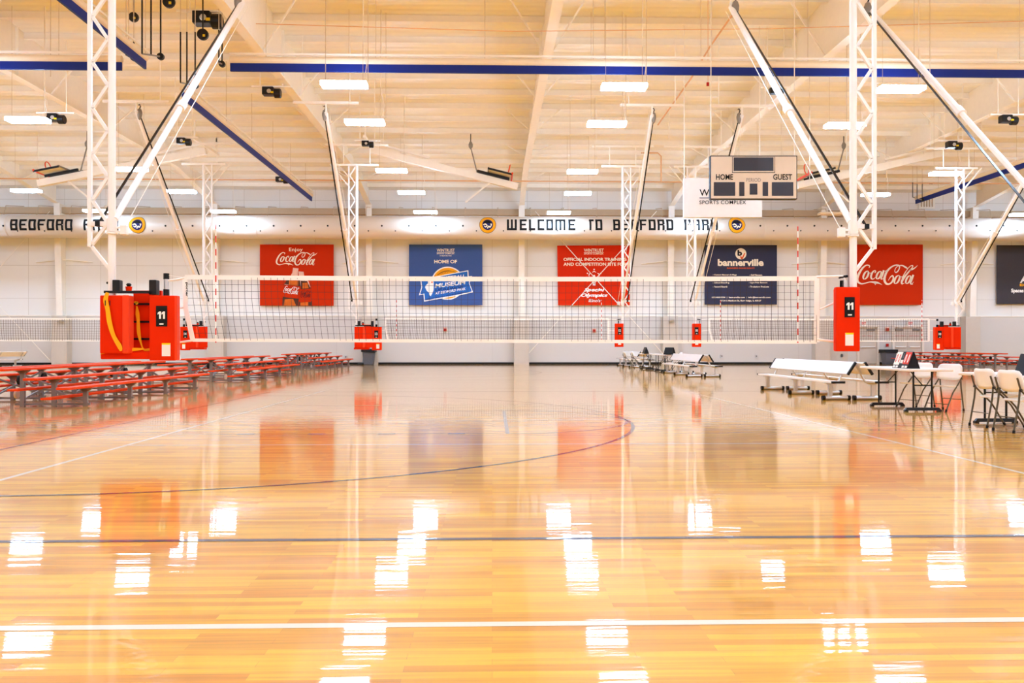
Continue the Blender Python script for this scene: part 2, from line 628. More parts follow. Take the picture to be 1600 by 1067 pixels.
# columns with their tapered webs, boxed in at the foot
for i, px in enumerate(col_px):
    X = PX(px, 46.3)
    mb = MB()
    yb, yt, zt = YW - .5, YW - .95, H + 8.0
    mb.hexa([(X - .17, yb, 0), (X + .17, yb, 0), (X + .17, yb + .03, 0), (X - .17, yb + .03, 0)],
            [(X - .17, yt, zt), (X + .17, yt, zt), (X + .17, yt + .03, zt), (X - .17, yt + .03, zt)])
    mb.hexa([(X - .02, yb + .03, 0), (X + .02, yb + .03, 0), (X + .02, YW, 0), (X - .02, YW, 0)],
            [(X - .02, yt + .03, zt), (X + .02, yt + .03, zt), (X + .02, YW, zt), (X - .02, YW, zt)])
    c = mb.build('column', 'steel', wall)
    mb = MB().box(X - .43, X + .43, YW - .68, YW - .09, 0, 2.78)
    mb.box(X - .33, X + .33, YW - .69, YW - .68, .05, 1.5)
    mb.build('column_casing', 'door', wall)
    if i not in (4,):
        g = MB()
        g.tube([(X - 1.6, YW - .1, 5.85), (X - .2, YW - .3, 6.0), (X + .2, YW - .3, 6.0), (X + 1.6, YW - .1, 5.88)], .03, 6)
        g.build('girt_rod', 'steel', wall)
# rod bracing across two bays
for a, b in (((836, 330), (1045, 563)), ((1026, 330), (818, 561)), ((-138, 330), (78, 563)), ((78, 330), (-130, 563))):
    MB().tube([P(a[0], a[1], 46.35), P(b[0], b[1], 46.35)],   .024 if a[0] > 400 else .016, 6).build('brace_rod', 'steel', wall)
# small fittings on the column casings
for px, py in ((94, 501), (1050, 501)):
    MB().lathe([(.05, -.1), (.16, -.05), (.18, .02), (.1, .1)], P(px, py, 46.1), 12).build('casing_cap', 'silver', wall)

# roof beams: tapered webs with a lower flange
bx = [PX(px, 46.3) for px in (-380, -141, 92, 337, 577, 815, 1048, 1286, 1521, 1756)]
zf = H + 8.82
for X in bx:
    ys = [YB, YR, 40.5, 46.0]
    zb = [zf, zf, zf, H + 7.95]
    mb = MB()
    for i in range(3):
        a, b = ys[i], ys[i + 1]
        for (xa, xb, dz) in ((-.15, .15, .03),):
            mb.hexa([(X + xa, a, zb[i]), (X + xb, a, zb[i]), (X + xb, b, zb[i + 1]), (X + xa, b, zb[i + 1])],
                    [(X + xa, a, zb[i] + dz), (X + xb, a, zb[i] + dz), (X + xb, b, zb[i + 1] + dz), (X + xa, b, zb[i + 1] + dz)])
        mb.hexa([(X - .015, a, zb[i] + .03), (X + .015, a, zb[i] + .03), (X + .015, b, zb[i + 1] + .03), (X - .015, b, zb[i + 1] + .03)],
                [(X - .015, a, roof_z(a)), (X + .015, a, roof_z(a)), (X + .015, b, roof_z(b)), (X - .015, b, roof_z(b))])
    for ya in (27.0, 34.0):                                          # splice plates
        mb.box(X - .12, X + .12, ya - .02, ya + .02, zf, roof_z(ya) - .05)
    bo = mb.build('roof_beam', 'steel', ceiling)
    for ya in (24.5, 29, 33.5, 38, 42.5):
        zz = zf + (0 if ya <= 40.5 else -(ya - 40.5) * .158)
        g = MB()
        for s_ in (-1, 1):
            g.bar((X + s_ * .1, ya, zz + .05), (X + s_ * 1.15, ya, roof_z(ya) - .2), .05)
        g.build('flange_brace', 'steel', bo)
Y = 45.5
while Y > 20:
    z = roof_z(Y)
    MB().box(XL, XR, Y - .03, Y + .03, z - .22, z).box(XL, XR, Y - .09, Y + .03, z - .235, z - .22).build('purlin', 'steel', ceiling)
    Y -= 1.5

# ledge behind the duct
tag(MB().box(XL, XR, YW - .45, YW, H + 7.48, H + 7.82).build('trim_1', 'ledge'), kind='structure')
tag(MB().prect(1296, 340.5, 1322, 345, 46.5, .1).build('trim_2', 'steel'), kind='structure')

# ------------------------------------------------------------------ doors
def door(n, x0, x1, y0, leaves):
    Yd = YW - .24
    z1 = P(x0, y0, Yd).z
    a, b = P(x0, 560, Yd).x, P(x1, 560, Yd).x
    fr = MB()
    fr.box(a - .12, a, Yd, YW, 0, z1 + .12).box(b, b + .12, Yd, YW, 0, z1 + .12).box(a, b, Yd, YW, z1, z1 + .12)
    d = fr.build('door_%d' % n, 'door_frame')
    tag(d, kind='structure')
    wv = (b - a) / leaves
    for k in range(leaves):
        xa = a + k * wv + .01
        xb = a + (k + 1) * wv - .01
        lf = MB().box(xa, xb, YW - .12, YW - .09, .02, z1 - .01).build('door_leaf', 'door', d)
        MB().tube([(xa + .12, YW - .2, 1.0), (xb - .12, YW - .2, 1.0)], .035, 8).box(xa + .1, xa + .16, YW - .2, YW - .12, .96, 1.04).box(
            xb - .16, xb - .1, YW - .2, YW - .12, .96, 1.04).build('push_bar', 'alu_white', lf)
        cxx = xb - .35 if k == 0 and leaves == 1 else (xa + .3 if k == 0 else xb - .3)
        MB().box(cxx - .22, cxx + .22, YW - .2, YW - .12, z1 - .2, z1 - .1).build('door_closer', 'grey_leg', lf)
        if leaves == 2 or True:
            mtext('EXIT ONLY', ((xa + xb) / 2 - .3, YW - .13, 1.62), (1, 0, 0), (0, 0, 1), .6, .07, 'flip_digit', lf)
    return d
door(1, 1343, 1371, 511.5, 1)
door(2, 1398, 1441, 511.5, 2)
d3 = MB().box(P(1297, 560, 46.85).x, P(1325, 560, 46.85).x, 46.86, YW, 0.11, P(1297, 534, 46.85).z).build('trim_3', 'door')
tag(d3, kind='structure')

def exit_sign(x, y, lab):
    r = thing('exit_sign', P(x, y + 4, 46.8), lab, 'sign', 'exit signs over the doors')
    MB().prect(x - 4.5, y - 4, x + 4.5, y + 4, 46.75, .12).build('sign_box', 'white', r)
    ptext('EXIT', x - 3.2, y - 2.2, x + 3.2, y + 2.2, 46.74, 'flip_digit', r, .03)
exit_sign(1350, 505, 'white exit sign with red letters over the single door')
exit_sign(1423, 505, 'white exit sign with red letters over the double doors')

def horn(x, y, lab, grp=True):
    r = thing('fire_alarm_horn', P(x, y + 4, 46.8), lab, 'fire alarm', 'fire alarm horns on the far wall')
    MB().prect(x - 3, y - 3.2, x + 3, y + 3.2, 46.84, .06).build('back_plate', 'print_pink', r)
    MB().prect(x - 2, y - 1.5, x + 2, y + 2.8, 46.76, .08).build('strobe', 'fire_red', r)
horn(695.5, 514.5, 'red fire alarm horn low between the blue banner and the bin')
horn(928.5, 516, 'red fire alarm horn on the wall below the Special Olympics banner')
horn(1387, 514, 'red fire alarm horn between the single and double doors')
tag(MB().prect(1385.2, 537, 1388.8, 541.5, 46.8, .08).build('fire_pull_station', 'fire_red'), 'small red fire pull station above the right-hand grey bin', 'fire alarm')
for x, y, lab in ((1128, 556.5, 'small grey wall outlet, left of two below the navy banner'), (1182, 556.5, 'small grey wall outlet, right of two below the navy banner'),
                  (540, 557.5, 'small grey wall outlet left of the black-rimmed bin by pad 13'), (1315.5, 555.5, 'small outlet cover on the beige panel left of the doors')):
    r = thing('wall_outlet', P(x, y + 2.5, 46.85), lab, 'outlet', 'outlets low on the far wall')
    MB().prect(x - 2, y - 2.5, x + 2, y + 2.5, 46.86, .04).build('cover_plate', 'silver', r)
    MB().prect(x - .8, y - 1.2, x + .8, y + 1.2, 46.85, .02).build('socket', 'grey_leg', r)

# ------------------------------------------------------------------ duct with its lettering
DY, DR = 44.5, 0.62
DZ = P(800, 354, DY - DR).z
XD0, XD1 = XL + .3, XR - .3
duct = thing('air_duct', (0, DY, DZ - DR), 'long round white ventilation duct running the whole far wall, with black lettering', 'duct')
mb = MB().tube([(XD0, DY, DZ), (XD1, DY, DZ)], DR, 40)
mb.build('duct_shell', 'duct', duct, smooth=False)
duct.children[0].data.polygons.foreach_set('use_smooth', [len(p.vertices) == 4 for p in duct.children[0].data.polygons])

def D(px, py, e=.012):
    """Point on the front of the duct seen at about pixel px, py."""
    z = P(px, py, DY - DR + .05).z
    dz = max(-DR * .98, min(DR * .98, z - DZ))
    y = DY - math.sqrt(DR * DR - dz * dz) - e
    return Vector((PX(px, DY - DR + .05), y, z))

def dgrid(mb, x0, y0, x1, y1, e=.012, n=5, sk=0.0):
    vs, fs = [], []
    for j in range(n + 1):
        for i in range(2):
            yy = y0 + (y1 - y0) * j / n
            vs.append(D(x0 + (x1 - x0) * i, yy, e))
    for j in range(n):
        fs.append((2 * j, 2 * j + 1, 2 * j + 3, 2 * j + 2))
    mb.add(vs, fs)

GL = {'W': ['l', 'r', 'b', 'm'], 'E': ['l', 't', 'b', 'c'], 'L': ['l', 'b'], 'C': ['l', 't', 'b'], 'O': ['l', 'r', 't', 'b'],
      'M': ['l', 'r', 't', 'm'], 'T': ['t', 'm'], 'B': ['l', 't', 'b', 'c', 'r'], 'D': ['l', 'r', 't', 'b'], 'F': ['l', 't', 'c'],
      'R': ['l', 't', 'c', 'ru', 'rl'], 'P': ['l', 't', 'c', 'ru'], 'A': ['l', 'r', 't', 'c'], 'K': ['l', 'c', 'ru', 'rl']}
def glyph(ch, x, wd, y0=342.3, y1=359.8):
    s_ = 3.3
    cut = 1.0
    mb = MB()
    for k in GL[ch]:
        if k == 'l': dgrid(mb, x, y0, x + s_, y1, n=7)
        if k == 'r': dgrid(mb, x + wd - s_, y0 + (cut if ch in 'BD' else 0), x + wd, y1 - (cut if ch in 'BD' else 0), n=7)
        if k == 't': dgrid(mb, x + s_, y0, x + wd - (cut if ch in 'DBRP' else 0), y0 + s_, .013, 2)
        if k == 'b': dgrid(mb, x + s_, y1 - s_, x + wd - (cut if ch in 'BD' else 0), y1, .013, 2)
        if k == 'c': dgrid(mb, x + s_, (y0 + y1) / 2 - 1.4, x + wd - (1.5 if ch in 'EFBRPK' else 0), (y0 + y1) / 2 + 1.4, .013, 2)
        if k == 'm': dgrid(mb, x + wd / 2 - 1.5, y0, x + wd / 2 + 1.5, y1, .014, 7)
        if k == 'ru': dgrid(mb, x + wd - s_, y0, x + wd, (y0 + y1) / 2 - (.4 if ch == 'R' else -1), .014, 4)
        if k == 'rl': dgrid(mb, x + wd - s_, (y0 + y1) / 2 + 1, x + wd, y1, .014, 4)
    return mb.build('letter', 'black_print', duct)
for word, xs, in (('BEDFORD', 16.5), ('PARK', 131.0)):
    for i, ch in enumerate(word):
        glyph(ch, xs + i * 14.3, 11.3)
for ch, x, wd in zip('WELCOME', (792, 812, 826.5, 840, 853.5, 867.5, 888), (15.5, 11, 9.8, 10.6, 10.8, 16, 11)):
    glyph(ch, x, wd)
for i, ch in enumerate('TO'): glyph(ch, 917 + 13.3 * i, 10.8)
for i, ch in enumerate('BEDFORD'): glyph(ch, 958 + 13.87 * i, 10.8)
for i, ch in enumerate('PARK'): glyph(ch, 1069 + 13.9 * i, 10.6)

def disc(mb, cx, cy, r0, r1, e, n=36, rings=5):
    vs, fs = [], []
    for j in range(rings + 1):
        r = r0 + (r1 - r0) * j / rings
        for k in range(n):
            a = 2 * PI * k / n
            vs.append(D(cx + r * math.cos(a), cy + r * math.sin(a), e))
    for j in range(rings):
        for k in range(n):
            fs.append((j * n + k, j * n + (k + 1) % n, (j + 1) * n + (k + 1) % n, (j + 1) * n + k))
    mb.add(vs, fs)
for cx in (215, 762, 1151):
    cy = 351.2
    mb = MB(); disc(mb, cx, cy, .01, 13.1, .014); em = mb.build('round_emblem', 'black_print', duct)
    em['label'] = 'round yellow and navy village emblem'
    mb = MB(); disc(mb, cx, cy, 8.2, 12.5, .02); mb.build('emblem_ring', 'print_gold', em)
    mb = MB(); disc(mb, cx, cy, .01, 8.4, .026); mb.build('emblem_centre', 'print_navy', em)
    fn = lambda x, y: D(cx + x, cy + y, .034)
    mb = MB(); ribbon(mb, [(-6.3, -1.2, 1), (-3.5, -4.2, 4), (1, -4.6, 4.4), (6, -1.5, 1)], fn); mb.build('emblem_dome', 'black_print', em)
    mb = MB()
    ribbon(mb, [(-7, .5, 1.2), (-4, -.8, 2.2), (-1, 1.5, 1.6), (-3.2, 3.6, 1.8), (-5.5, 2, .8)], fn)
    ribbon(mb, [(-.5, 6, 1.3), (1.5, 2.6, 1.8), (3.5, 3.8, 2), (5.4, 1.4, 1.4), (5.6, -1, 2.2), (4, -.6, .8)], fn)
    mb.build('emblem_lines', 'print_cream', em)
x = 6.0
k = 0
while x < 1600:
    for (dx, py, r) in ((0, 353, .05), (21, 360.6, .038)):
        px = x + dx
        if py < 358 and any(a - 4 < px < b + 4 for a, b in ((14, 232), (746, 1168))):
            continue
        if any(abs(px - e) < 16 for e in (215, 762, 1151)):
            continue
        p = D(px, py, 0)
        nrm = Vector((0, p.y - DY, p.z - DZ)).normalized()
        MB().tube([p - nrm * .02, p + nrm * .02], r, 10).build('nozzle', 'black', duct)
    x += 42.2
x = 4.0
while x < 1600:
    p = P(x, 333, DY)
    g = MB().tube([(p.x, DY + .1, DZ + DR * .97), (p.x, DY + .3, H + 7.6)], .018, 5)
    g.tube([(p.x, DY + .3, H + 7.6), (p.x, YW - .5, H + 7.85)], .018, 5)
    g.build('hanger_strap', 'ledge', duct)
    x += 51.6
for x in (18, 405, 740, 1190, 1480):
    X = PX(x, DY)
    mb = MB()
    n = 28
    vs = []
    for xx in (X - .03, X + .03):
        for k in range(n):
            a = 2 * PI * k / n
            vs.append((xx, DY + (DR + .006) * math.cos(a), DZ + (DR + .006) * math.sin(a)))
    mb.add(vs, [(k, (k + 1) % n, n + (k + 1) % n, n + k) for k in range(n)])
    mb.build('duct_seam', 'duct', duct)

# ------------------------------------------------------------------ court markings (paint on the floor)
ZL = 0.0012
def pline(x0, y0, x1, y1, wd, m, z=ZL, name='court_line'):
    dx, dy = x1 - x0, y1 - y0
    l = math.hypot(dx, dy)
    nx, ny = -dy / l * wd / 2, dx / l * wd / 2
    return MB().poly([(x0 - nx, y0 - ny, z), (x1 - nx, y1 - ny, z), (x1 + nx, y1 + ny, z), (x0 + nx, y0 + ny, z)]).build(name, m, fl)
def parc(cx, cy, r, a0, a1, wd, m, z=ZL, n=64):
    vs, fs = [], []
    for i in range(n + 1):
        a = a0 + (a1 - a0) * i / n
        for rr in (r - wd / 2, r + wd / 2):
            vs.append((cx + rr * math.cos(a), cy + rr * math.sin(a), z))
    for i in range(n):
        fs.append((2 * i, 2 * i + 2, 2 * i + 3, 2 * i + 1))
    return MB().add(vs, fs).build('court_line', m, fl)
XS0, XS1 = -4.185, 4.765
for oy in (0.0, 21.37):
    yn = 12.33 + oy
    for xs in (XS0, XS1):
        pline(xs, yn - 9, xs, yn + 9, .055, 'line_white')
    for dy in (-9, 9):
        yy = yn + dy
        if dy == -9:
            pline(-7.5, yy, 16, yy, .055, 'line_white', ZL - .0002)
        else:
            pline(XS0, yy, XS1, yy, .055, 'line_white', ZL - .0002)
    for dy in (-3, 0, 3):
        pline(XS0, yn + dy, XS1, yn + dy, .05, 'line_white', ZL - .0002)
    # basketball court laid across
    yc = 12.25 + oy
    XB = -5.4
    XC = 7.4
    dk = 'line_dark'
    z = ZL + .0005
    pline(XB, yc - 7.5, XB, yc + 7.5, .05, dk, z)
    pline(2 * XC - XB, yc - 7.5, 2 * XC - XB, yc + 7.5, .05, dk, z)
    pline(-20 if oy == 0 else XB, yc - 7.46, 2 * XC - XB, yc - 7.46, .055, dk, z)
    pline(XB, yc + 7.5, 2 * XC - XB, yc + 7.5, .05, dk, z)
    parc(XC, yc, 1.83, 0, 2 * PI, .05, 'line_grey', z)
    for sx in (1, -1):
        f = lambda x: x if sx == 1 else 2 * XC - x
        bxk = f(-3.96)
        parc(bxk, yc, 6.02, -PI / 2 if sx == 1 else PI / 2, PI / 2 if sx == 1 else 1.5 * PI, .05, dk, z)
        for s_ in (-1, 1):
            pline(f(XB), yc + s_ * 6.02, bxk, yc + s_ * 6.02, .05, dk, z)
            pline(f(XB), yc + s_ * 1.81, f(.2), yc + s_ * 1.81, .025, 'line_grey', z)
            for hx in (-.35 - .9 * 0, -1.25, -2.15, -3.05):
                pline(f(hx), yc + s_ * 1.81, f(hx - .22), yc + s_ * 1.81, .12, 'line_grey', z + .0003, 'lane_mark')
        pline(f(.2), yc - 1.81, f(.2), yc + 1.81, .05, 'line_grey', z)
        parc(f(.2), yc, 1.83, -PI / 2 if sx == 1 else PI / 2, PI / 2 if sx == 1 else 1.5 * PI, .045, 'line_grey', z)

# ------------------------------------------------------------------ ceiling lights
rows = [21.9, 25.6, 32.7, 37.4, 42.95]
ZLT = H + 6.97
def light(X, Y, lab, lit=True, vis=True):
    r = thing('high_bay_light', (X, Y, ZLT), lab, 'ceiling light', 'high-bay lights hung from the roof')
    L2, W2 = .61, .2
    MB().hexa([(X - L2, Y - W2, ZLT), (X + L2, Y - W2, ZLT), (X + L2, Y + W2, ZLT), (X - L2, Y + W2, ZLT)],
              [(X - L2, Y - W2, ZLT + .10), (X + L2, Y - W2, ZLT + .10), (X + L2, Y + W2, ZLT + .10), (X - L2, Y + W2, ZLT + .10)]
              ).build('lens', 'lamp' if lit else 'lamp_off', r)
    MB().hexa([(X - L2, Y - W2, ZLT + .102), (X + L2, Y - W2, ZLT + .102), (X + L2, Y + W2, ZLT + .102), (X - L2, Y + W2, ZLT + .102)],
              [(X - L2 * .9, Y - W2 * .6, ZLT + .15), (X + L2 * .9, Y - W2 * .6, ZLT + .15), (X + L2 * .9, Y + W2 * .6, ZLT + .15), (X - L2 * .9, Y + W2 * .6, ZLT + .15)]).build('housing', 'white_steel', r)
    if vis:
        for s_ in (-1, 1):
            MB().tube([(X + s_ * .5, Y, ZLT + .12), (X + s_ * .5, Y, roof_z(Y) - .02)], .006, 4).build('hanger_wire', 'cable', r)
        MB().tube([(X + .55, Y, ZLT + .15), (X + .6, Y, ZLT + .6), (X + .5, Y, ZLT + 1.2), (X + .53, Y, roof_z(Y) - .02)], .012, 5).build('power_cord', 'cable_white', r)
cn = {-21.6: 'far left column of lamps', -14.5: 'column left of the left truss lamps', -4.0: 'column left of the centre beam', 3.6: 'column right of the centre beam',
      11.1: 'column behind the scoreboard', 18.1: 'column on the right', 28.5: 'far right column'}
rn = ['nearest row under the curtain', 'second row back', 'middle row', 'fourth row back', 'last row by the duct']
vis_map = {(-4.0, 0): 538, (-4.0, 1): 570, (-4.0, 2): 612, (-4.0, 3): 643, (-4.0, 4): 665,
           (3.6, 0): 975, (3.6, 1): 948, (3.6, 2): 910, (3.6, 3): 903, (3.6, 4): 873,
           (11.1, 0): 1407, (11.1, 1): 1320, (11.1, 2): 1202, (11.1, 3): 1138, (11.1, 4): 1093,
           (18.1, 2): 1478, (18.1, 3): 1368, (18.1, 4): 1297,
           (28.5, 4): 1597, (-14.5, 1): 44, (-14.5, 2): 205, (-14.5, 3): 284, (-14.5, 4): 349,
           (-21.6, 3): 41, (-21.6, 4): 150}
for X in (-29.0, -21.6, -14.5, -4.0, 3.6, 11.1, 18.1, 28.5, 36.0):
    for j, Y in enumerate(rows + [14.8, 7.7, 0.6, -5.5]):
        if (X, j) in vis_map:
            xx = PX(vis_map[(X, j)], Y)
            lit = (X, j) != (18.1, 4)
            lab = ('glowing high-bay light, %s, %s' % (cn[X], rn[j])) if lit else 'unlit high-bay light hung before the duct, left of the right column'
            light(xx, Y, lab, lit)
        else:
            if (X, j) == (28.5, 3): pass
            light(X, Y, 'high-bay light hung above or behind the viewer, outside the picture', True, False)

# ------------------------------------------------------------------ banners on the far wall
YBn = 46.8
def banner(name, x0, y0, x1, y1, m, lab, skew=0.0):
    r = thing('wall_banner', P((x0 + x1) / 2, y1, YBn), lab, 'banner')
    a, b, c, d = P(x0 + skew, y1, YBn), P(x1, y1, YBn), P(x1, y0, YBn), P(x0, y0 + (.6 if skew else 0), YBn)
    o = Vector((0, .02, 0))
    MB().hexa([a, b, c, d], [a + o, b + o, c + o, d + o]).build('sheet', m, r)
    return r
YP = YBn - .012
def zc(ox, oy, s=8.893):
    return lambda x, y: (ox + x / s, oy + y / s)

b1 = banner('b', 406, 382, 521.3, 477.6, 'banner_red', 'red banner reading Enjoy Coca-Cola with two bottles, left part of far wall')
ptext('Enjoy', 451.5, 387, 473, 394.2, YP, 'print_cream', b1, .02, spacing=1.1)
mb = MB(); script_logo(mb, 431, 394, 496, 414.6, YP); mb.build('script_logo', 'print_cream', b1)
q = zc(395, 370)
mb = MB()
for pl in ([(560, 430), (635, 440), (625, 515), (548, 505)], [(635, 480), (705, 485), (715, 548), (640, 548)], [(545, 505), (628, 512), (625, 548), (520, 548)]):
    mb.ppoly([q(*p) for p in pl], YP)
mb.ppoly([q(*p) for p in [(520, 548), (740, 548), (775, 620), (800, 700), (440, 660), (470, 600)]], YP - .004)
mb.build('bottle_necks', 'print_pink', b1)
mb = MB()
for pl in ([(470, 600), (655, 600), (665, 690), (438, 655)], [(665, 610), (755, 615), (805, 720), (668, 730)], [(415, 830), (640, 840), (630, 955), (410, 955)], [(640, 900), (820, 890), (822, 955), (640, 955)]):
    mb.ppoly([q(*p) for p in pl], YP - .008)
mb.build('bottle_bodies', 'print_brown', b1)
mb = MB()
for pl in ([(505, 605), (630, 605), (630, 680), (500, 668)], [(690, 640), (760, 635), (775, 712), (690, 718)], [(440, 870), (560, 860), (600, 955), (430, 955)], [(660, 915), (770, 905), (770, 955), (660, 955)]):
    mb.ppoly([q(*p) for p in pl], YP - .012)
mb.build('bottle_highlights', 'print_amber', b1)
mb = MB()
mb.ppoly([q(*p) for p in [(432, 662), (662, 695), (640, 860), (428, 835)]], YP - .016)
mb.ppoly([q(*p) for p in [(668, 735), (800, 722), (806, 905), (655, 912)]], YP - .016)
mb.build('bottle_labels', 'banner_red', b1)
mb = MB(); script_logo(mb, 443.3, 447.5, 467.5, 459.3, YP - .022, .12); mb.build('bottle_script', 'white', b1)
mb = MB(); script_logo(mb, 469.5, 454, 486, 465, YP - .022, 0); mb.build('bottle_script', 'black_print', b1)

b2 = banner('b', 639, 382, 753.7, 476.7, 'banner_blue', 'blue banner for a museum with a gold ball emblem')
q = zc(630, 370)
ptext('WINTRUST', 682.5, 388.5, 710.5, 393.4, YP, 'print_cream', b2, .02)
mb = MB().ppoly([(682.5, 394), (710.5, 394), (710.5, 394.5), (682.5, 394.5)], YP); mb.build('underline', 'print_cream', b2)
ptext('SPORTS COMPLEX', 682.5, 395, 710, 397.2, YP, 'print_cream', b2, .02)
ptext('AT BEDFORD PARK', 687, 398.8, 706, 400.4, YP, 'print_cream', b2, .02)
ptext('HOME OF', 678.5, 405.8, 714, 411.4, YP, 'print_cream', b2, .03)
def circ(cx, cy, r, Y, n=40):
    return [P(cx + r * math.cos(2 * PI * k / n), cy + r * math.sin(2 * PI * k / n), Y) for k in range(n)]
MB().poly(circ(699.5, 442.5, 26, YP)).build('ball_outline', 'white', b2)
MB().poly(circ(699.5, 442.5, 24.2, YP - .006)).build('gold_ball', 'print_gold', b2)
mb = MB()
fn = lambda x, y: P(x, y, YP - .01)
ribbon(mb, [(683, 430, .5), (691, 425, .9), (700, 423, .9), (706, 424, .5)], fn)
ribbon(mb, [(700, 423, .3), (710, 425, .6), (717, 430, .3)], fn)
for kx in range(8):
    ribbon(mb, [(684 + kx * 2.4, 427.2 - kx * .5, .4), (685 + kx * 2.4, 429.4 - kx * .5, .4)], fn)
mb.build('ball_stitching', 'print_brown', b2)
sh = [(238, 590), (905, 464), (910, 548), (958, 545), (922, 640), (970, 770), (740, 822), (500, 862), (290, 900), (282, 800), (218, 812), (252, 700)]
mb = MB().ppoly([q(*p) for p in sh], YP - .014); mb.build('ribbon_outline', 'white', b2)
sh2 = [(250, 600), (893, 478), (896, 560), (935, 562), (912, 640), (955, 758), (735, 808), (495, 848), (303, 884), (294, 788), (236, 798), (264, 700)]
mb = MB().ppoly([q(*p) for p in sh2], YP - .02); mb.build('ribbon_field', 'print_blue', b2)
il = [(342, 612), (415, 602), (425, 640), (422, 740), (402, 790), (382, 825), (366, 808), (356, 772), (328, 752), (303, 700), (312, 676), (346, 645)]
mb = MB().ppoly([q(*p) for p in il], YP - .026); mb.build('state_map', 'white', b2)
x_, y_ = q(400, 630); MB().poly(circ(x_, y_, 1.2, YP - .03, 10)).build('map_marker', 'print_orange', b2)
ptext('BASKETBALL', 679.5, 433.5, 727, 438.5, YP - .026, 'white', b2, .02, .1, 5)
ptext('MUSEUM', 679.5, 443.5, 727.5, 450, YP - .026, 'white', b2, .03, .1, 6)
ptext('OF ILLINOIS', 680, 451, 724, 455, YP - .026, 'print_navy', b2, .02, .2, 4.5)
ptext('AT BEDFORD PARK', 680, 456.5, 727.5, 460.5, YP - .026, 'white', b2, .02, .05, 7.6)
ptext('HISTORY AND HALL OF FAME EXHIBITION', 666, 466.8, 728.5, 468.6, YP - .026, 'print_navy', b2, .02, 0, 11.5)

b3 = banner('b', 870.6, 383, 985.6, 476.8, 'banner_coral', 'red banner for an official training site, crossed by white rods', 1.4)
ptext('WINTRUST', 912.3, 388.4, 943.3, 393.6, YP, 'print_cream', b3, .02)
MB().ppoly([(912.3, 394.2), (943.2, 394.2), (943.2, 394.7), (912.3, 394.7)], YP).build('underline', 'print_cream', b3)
ptext('SPORTS COMPLEX', 912.7, 395.2, 942.8, 397.6, YP, 'print_cream', b3, .02)
ptext('OFFICIAL INDOOR TRAINING', 880.5, 402.7, 979, 407.6, YP, 'print_cream', b3, .03)
ptext('AND COMPETITION SITE FOR', 880.5, 410.2, 979, 415.2, YP, 'print_cream', b3, .03)
mb = MB()
fn = lambda x, y: P(x, y, YP)
for a in range(0, 360, 60):
    t = math.radians(a + 30)
    cx_, cy_ = 928.3 + 9 * math.cos(t), 433 + 9 * math.sin(t)
    ribbon(mb, [(cx_ - 3.4 * math.sin(t + .5), cy_ + 3.4 * math.cos(t + .5), .5), (cx_, cy_, 1.4), (cx_ + 3.4 * math.sin(t - .5), cy_ - 3.4 * math.cos(t - .5), .5)], fn)
    mb.poly(circ(928.3 + 12 * math.cos(t), 433 + 12 * math.sin(t), 1.1, YP, 10))
for dx in (-1.4, 1.4):
    ribbon(mb, [(928.3 + dx, 432, 1.4), (928.3 + dx, 446, 1.4)], fn)
mb.poly(circ(928.3, 431, 1.6, YP, 12))
mb.build('ring_emblem', 'white', b3)
ptext('Special', 912.3, 449.8, 945.6, 457, YP, 'white', b3, .05, .35)
ptext('Olympics', 907.8, 458.3, 949.5, 465.4, YP, 'white', b3, .05, .35)
ptext('Illinois', 919.6, 467.2, 938.3, 472, YP, 'white', b3, .01, .2)

b4 = banner('b', 1101, 382.8, 1214, 475.8, 'banner_navy', 'dark navy banner with a round b mark above white printing')
MB().poly(circ(1157.6, 396.5, 8.7, YP)).build('round_mark', 'print_cream', b4)
ptext('b', 1152.3, 390.5, 1159.5, 399.8, YP - .006, 'black_print', b4, .05)
mb = MB(); ribbon(mb, [(1157.3, 400, 1.6), (1159.3, 403.8, 2.4), (1163.8, 395.3, 1.6)], lambda x, y: P(x, y, YP - .008)); mb.build('tick_mark', 'print_orange', b4)
ptext('bannerville', 1121.5, 404.8, 1193.2, 415.6, YP, 'print_cream', b4, .04)
ptext('BANNERS DONE RIGHT!', 1136, 417.8, 1179, 420, YP, 'print_orange', b4, .03)
for s_, a, b, c_, d_ in (('- Custom Banners & Flags', 1113.6, 428.3, 1151, 430.8), ('- Golf Banners', 1171, 428.3, 1191, 430.8),
                        ('- Signs & Lettering', 1113.6, 434.3, 1140, 436.9), ('- Window Graphics', 1170.5, 434.3, 1197, 436.9),
                        ('- School Branding', 1113.6, 440.6, 1139.5, 443.4), ('- Light Pole Banners', 1170, 440.6, 1199, 443.1),
                        ('- Record Boards', 1113.6, 446.7, 1137, 449.2), ('- Tradeshow Products', 1170, 446.7, 1201.5, 449.2),
                        ('630.468.8334  |  bannerville.com  |  info@bannerville.com', 1112, 463.3, 1204, 466.2), ('8724 S Madison St, Burr Ridge, IL 60527', 1126, 468.3, 1189.5, 471.6)):
    ptext(s_, a, b, c_, d_, YP, 'print_cream', b4, .03)

b5 = banner('b', 1327, 382, 1442, 476.3, 'banner_red', 'plain red banner with one large white Coca-Cola script')
mb = MB(); script_logo(mb, 1338, 413.4, 1434, 445, YP); mb.build('script_logo', 'print_cream', b5)
b6 = banner('b', 1557.6, 383, 1673, 475.2, 'banner_dark', 'charcoal banner cut off by the right edge of the picture')
ptext('A', 1593.5, 431, 1604, 442, YP, 'white', b6, .06, .2)
ptext('EC', 1593.3, 443.3, 1606, 447.2, YP, 'print_gold', b6, .05)
ptext('Spaces T', 1580, 450.8, 1606, 458.6, YP, 'white', b6, .04)

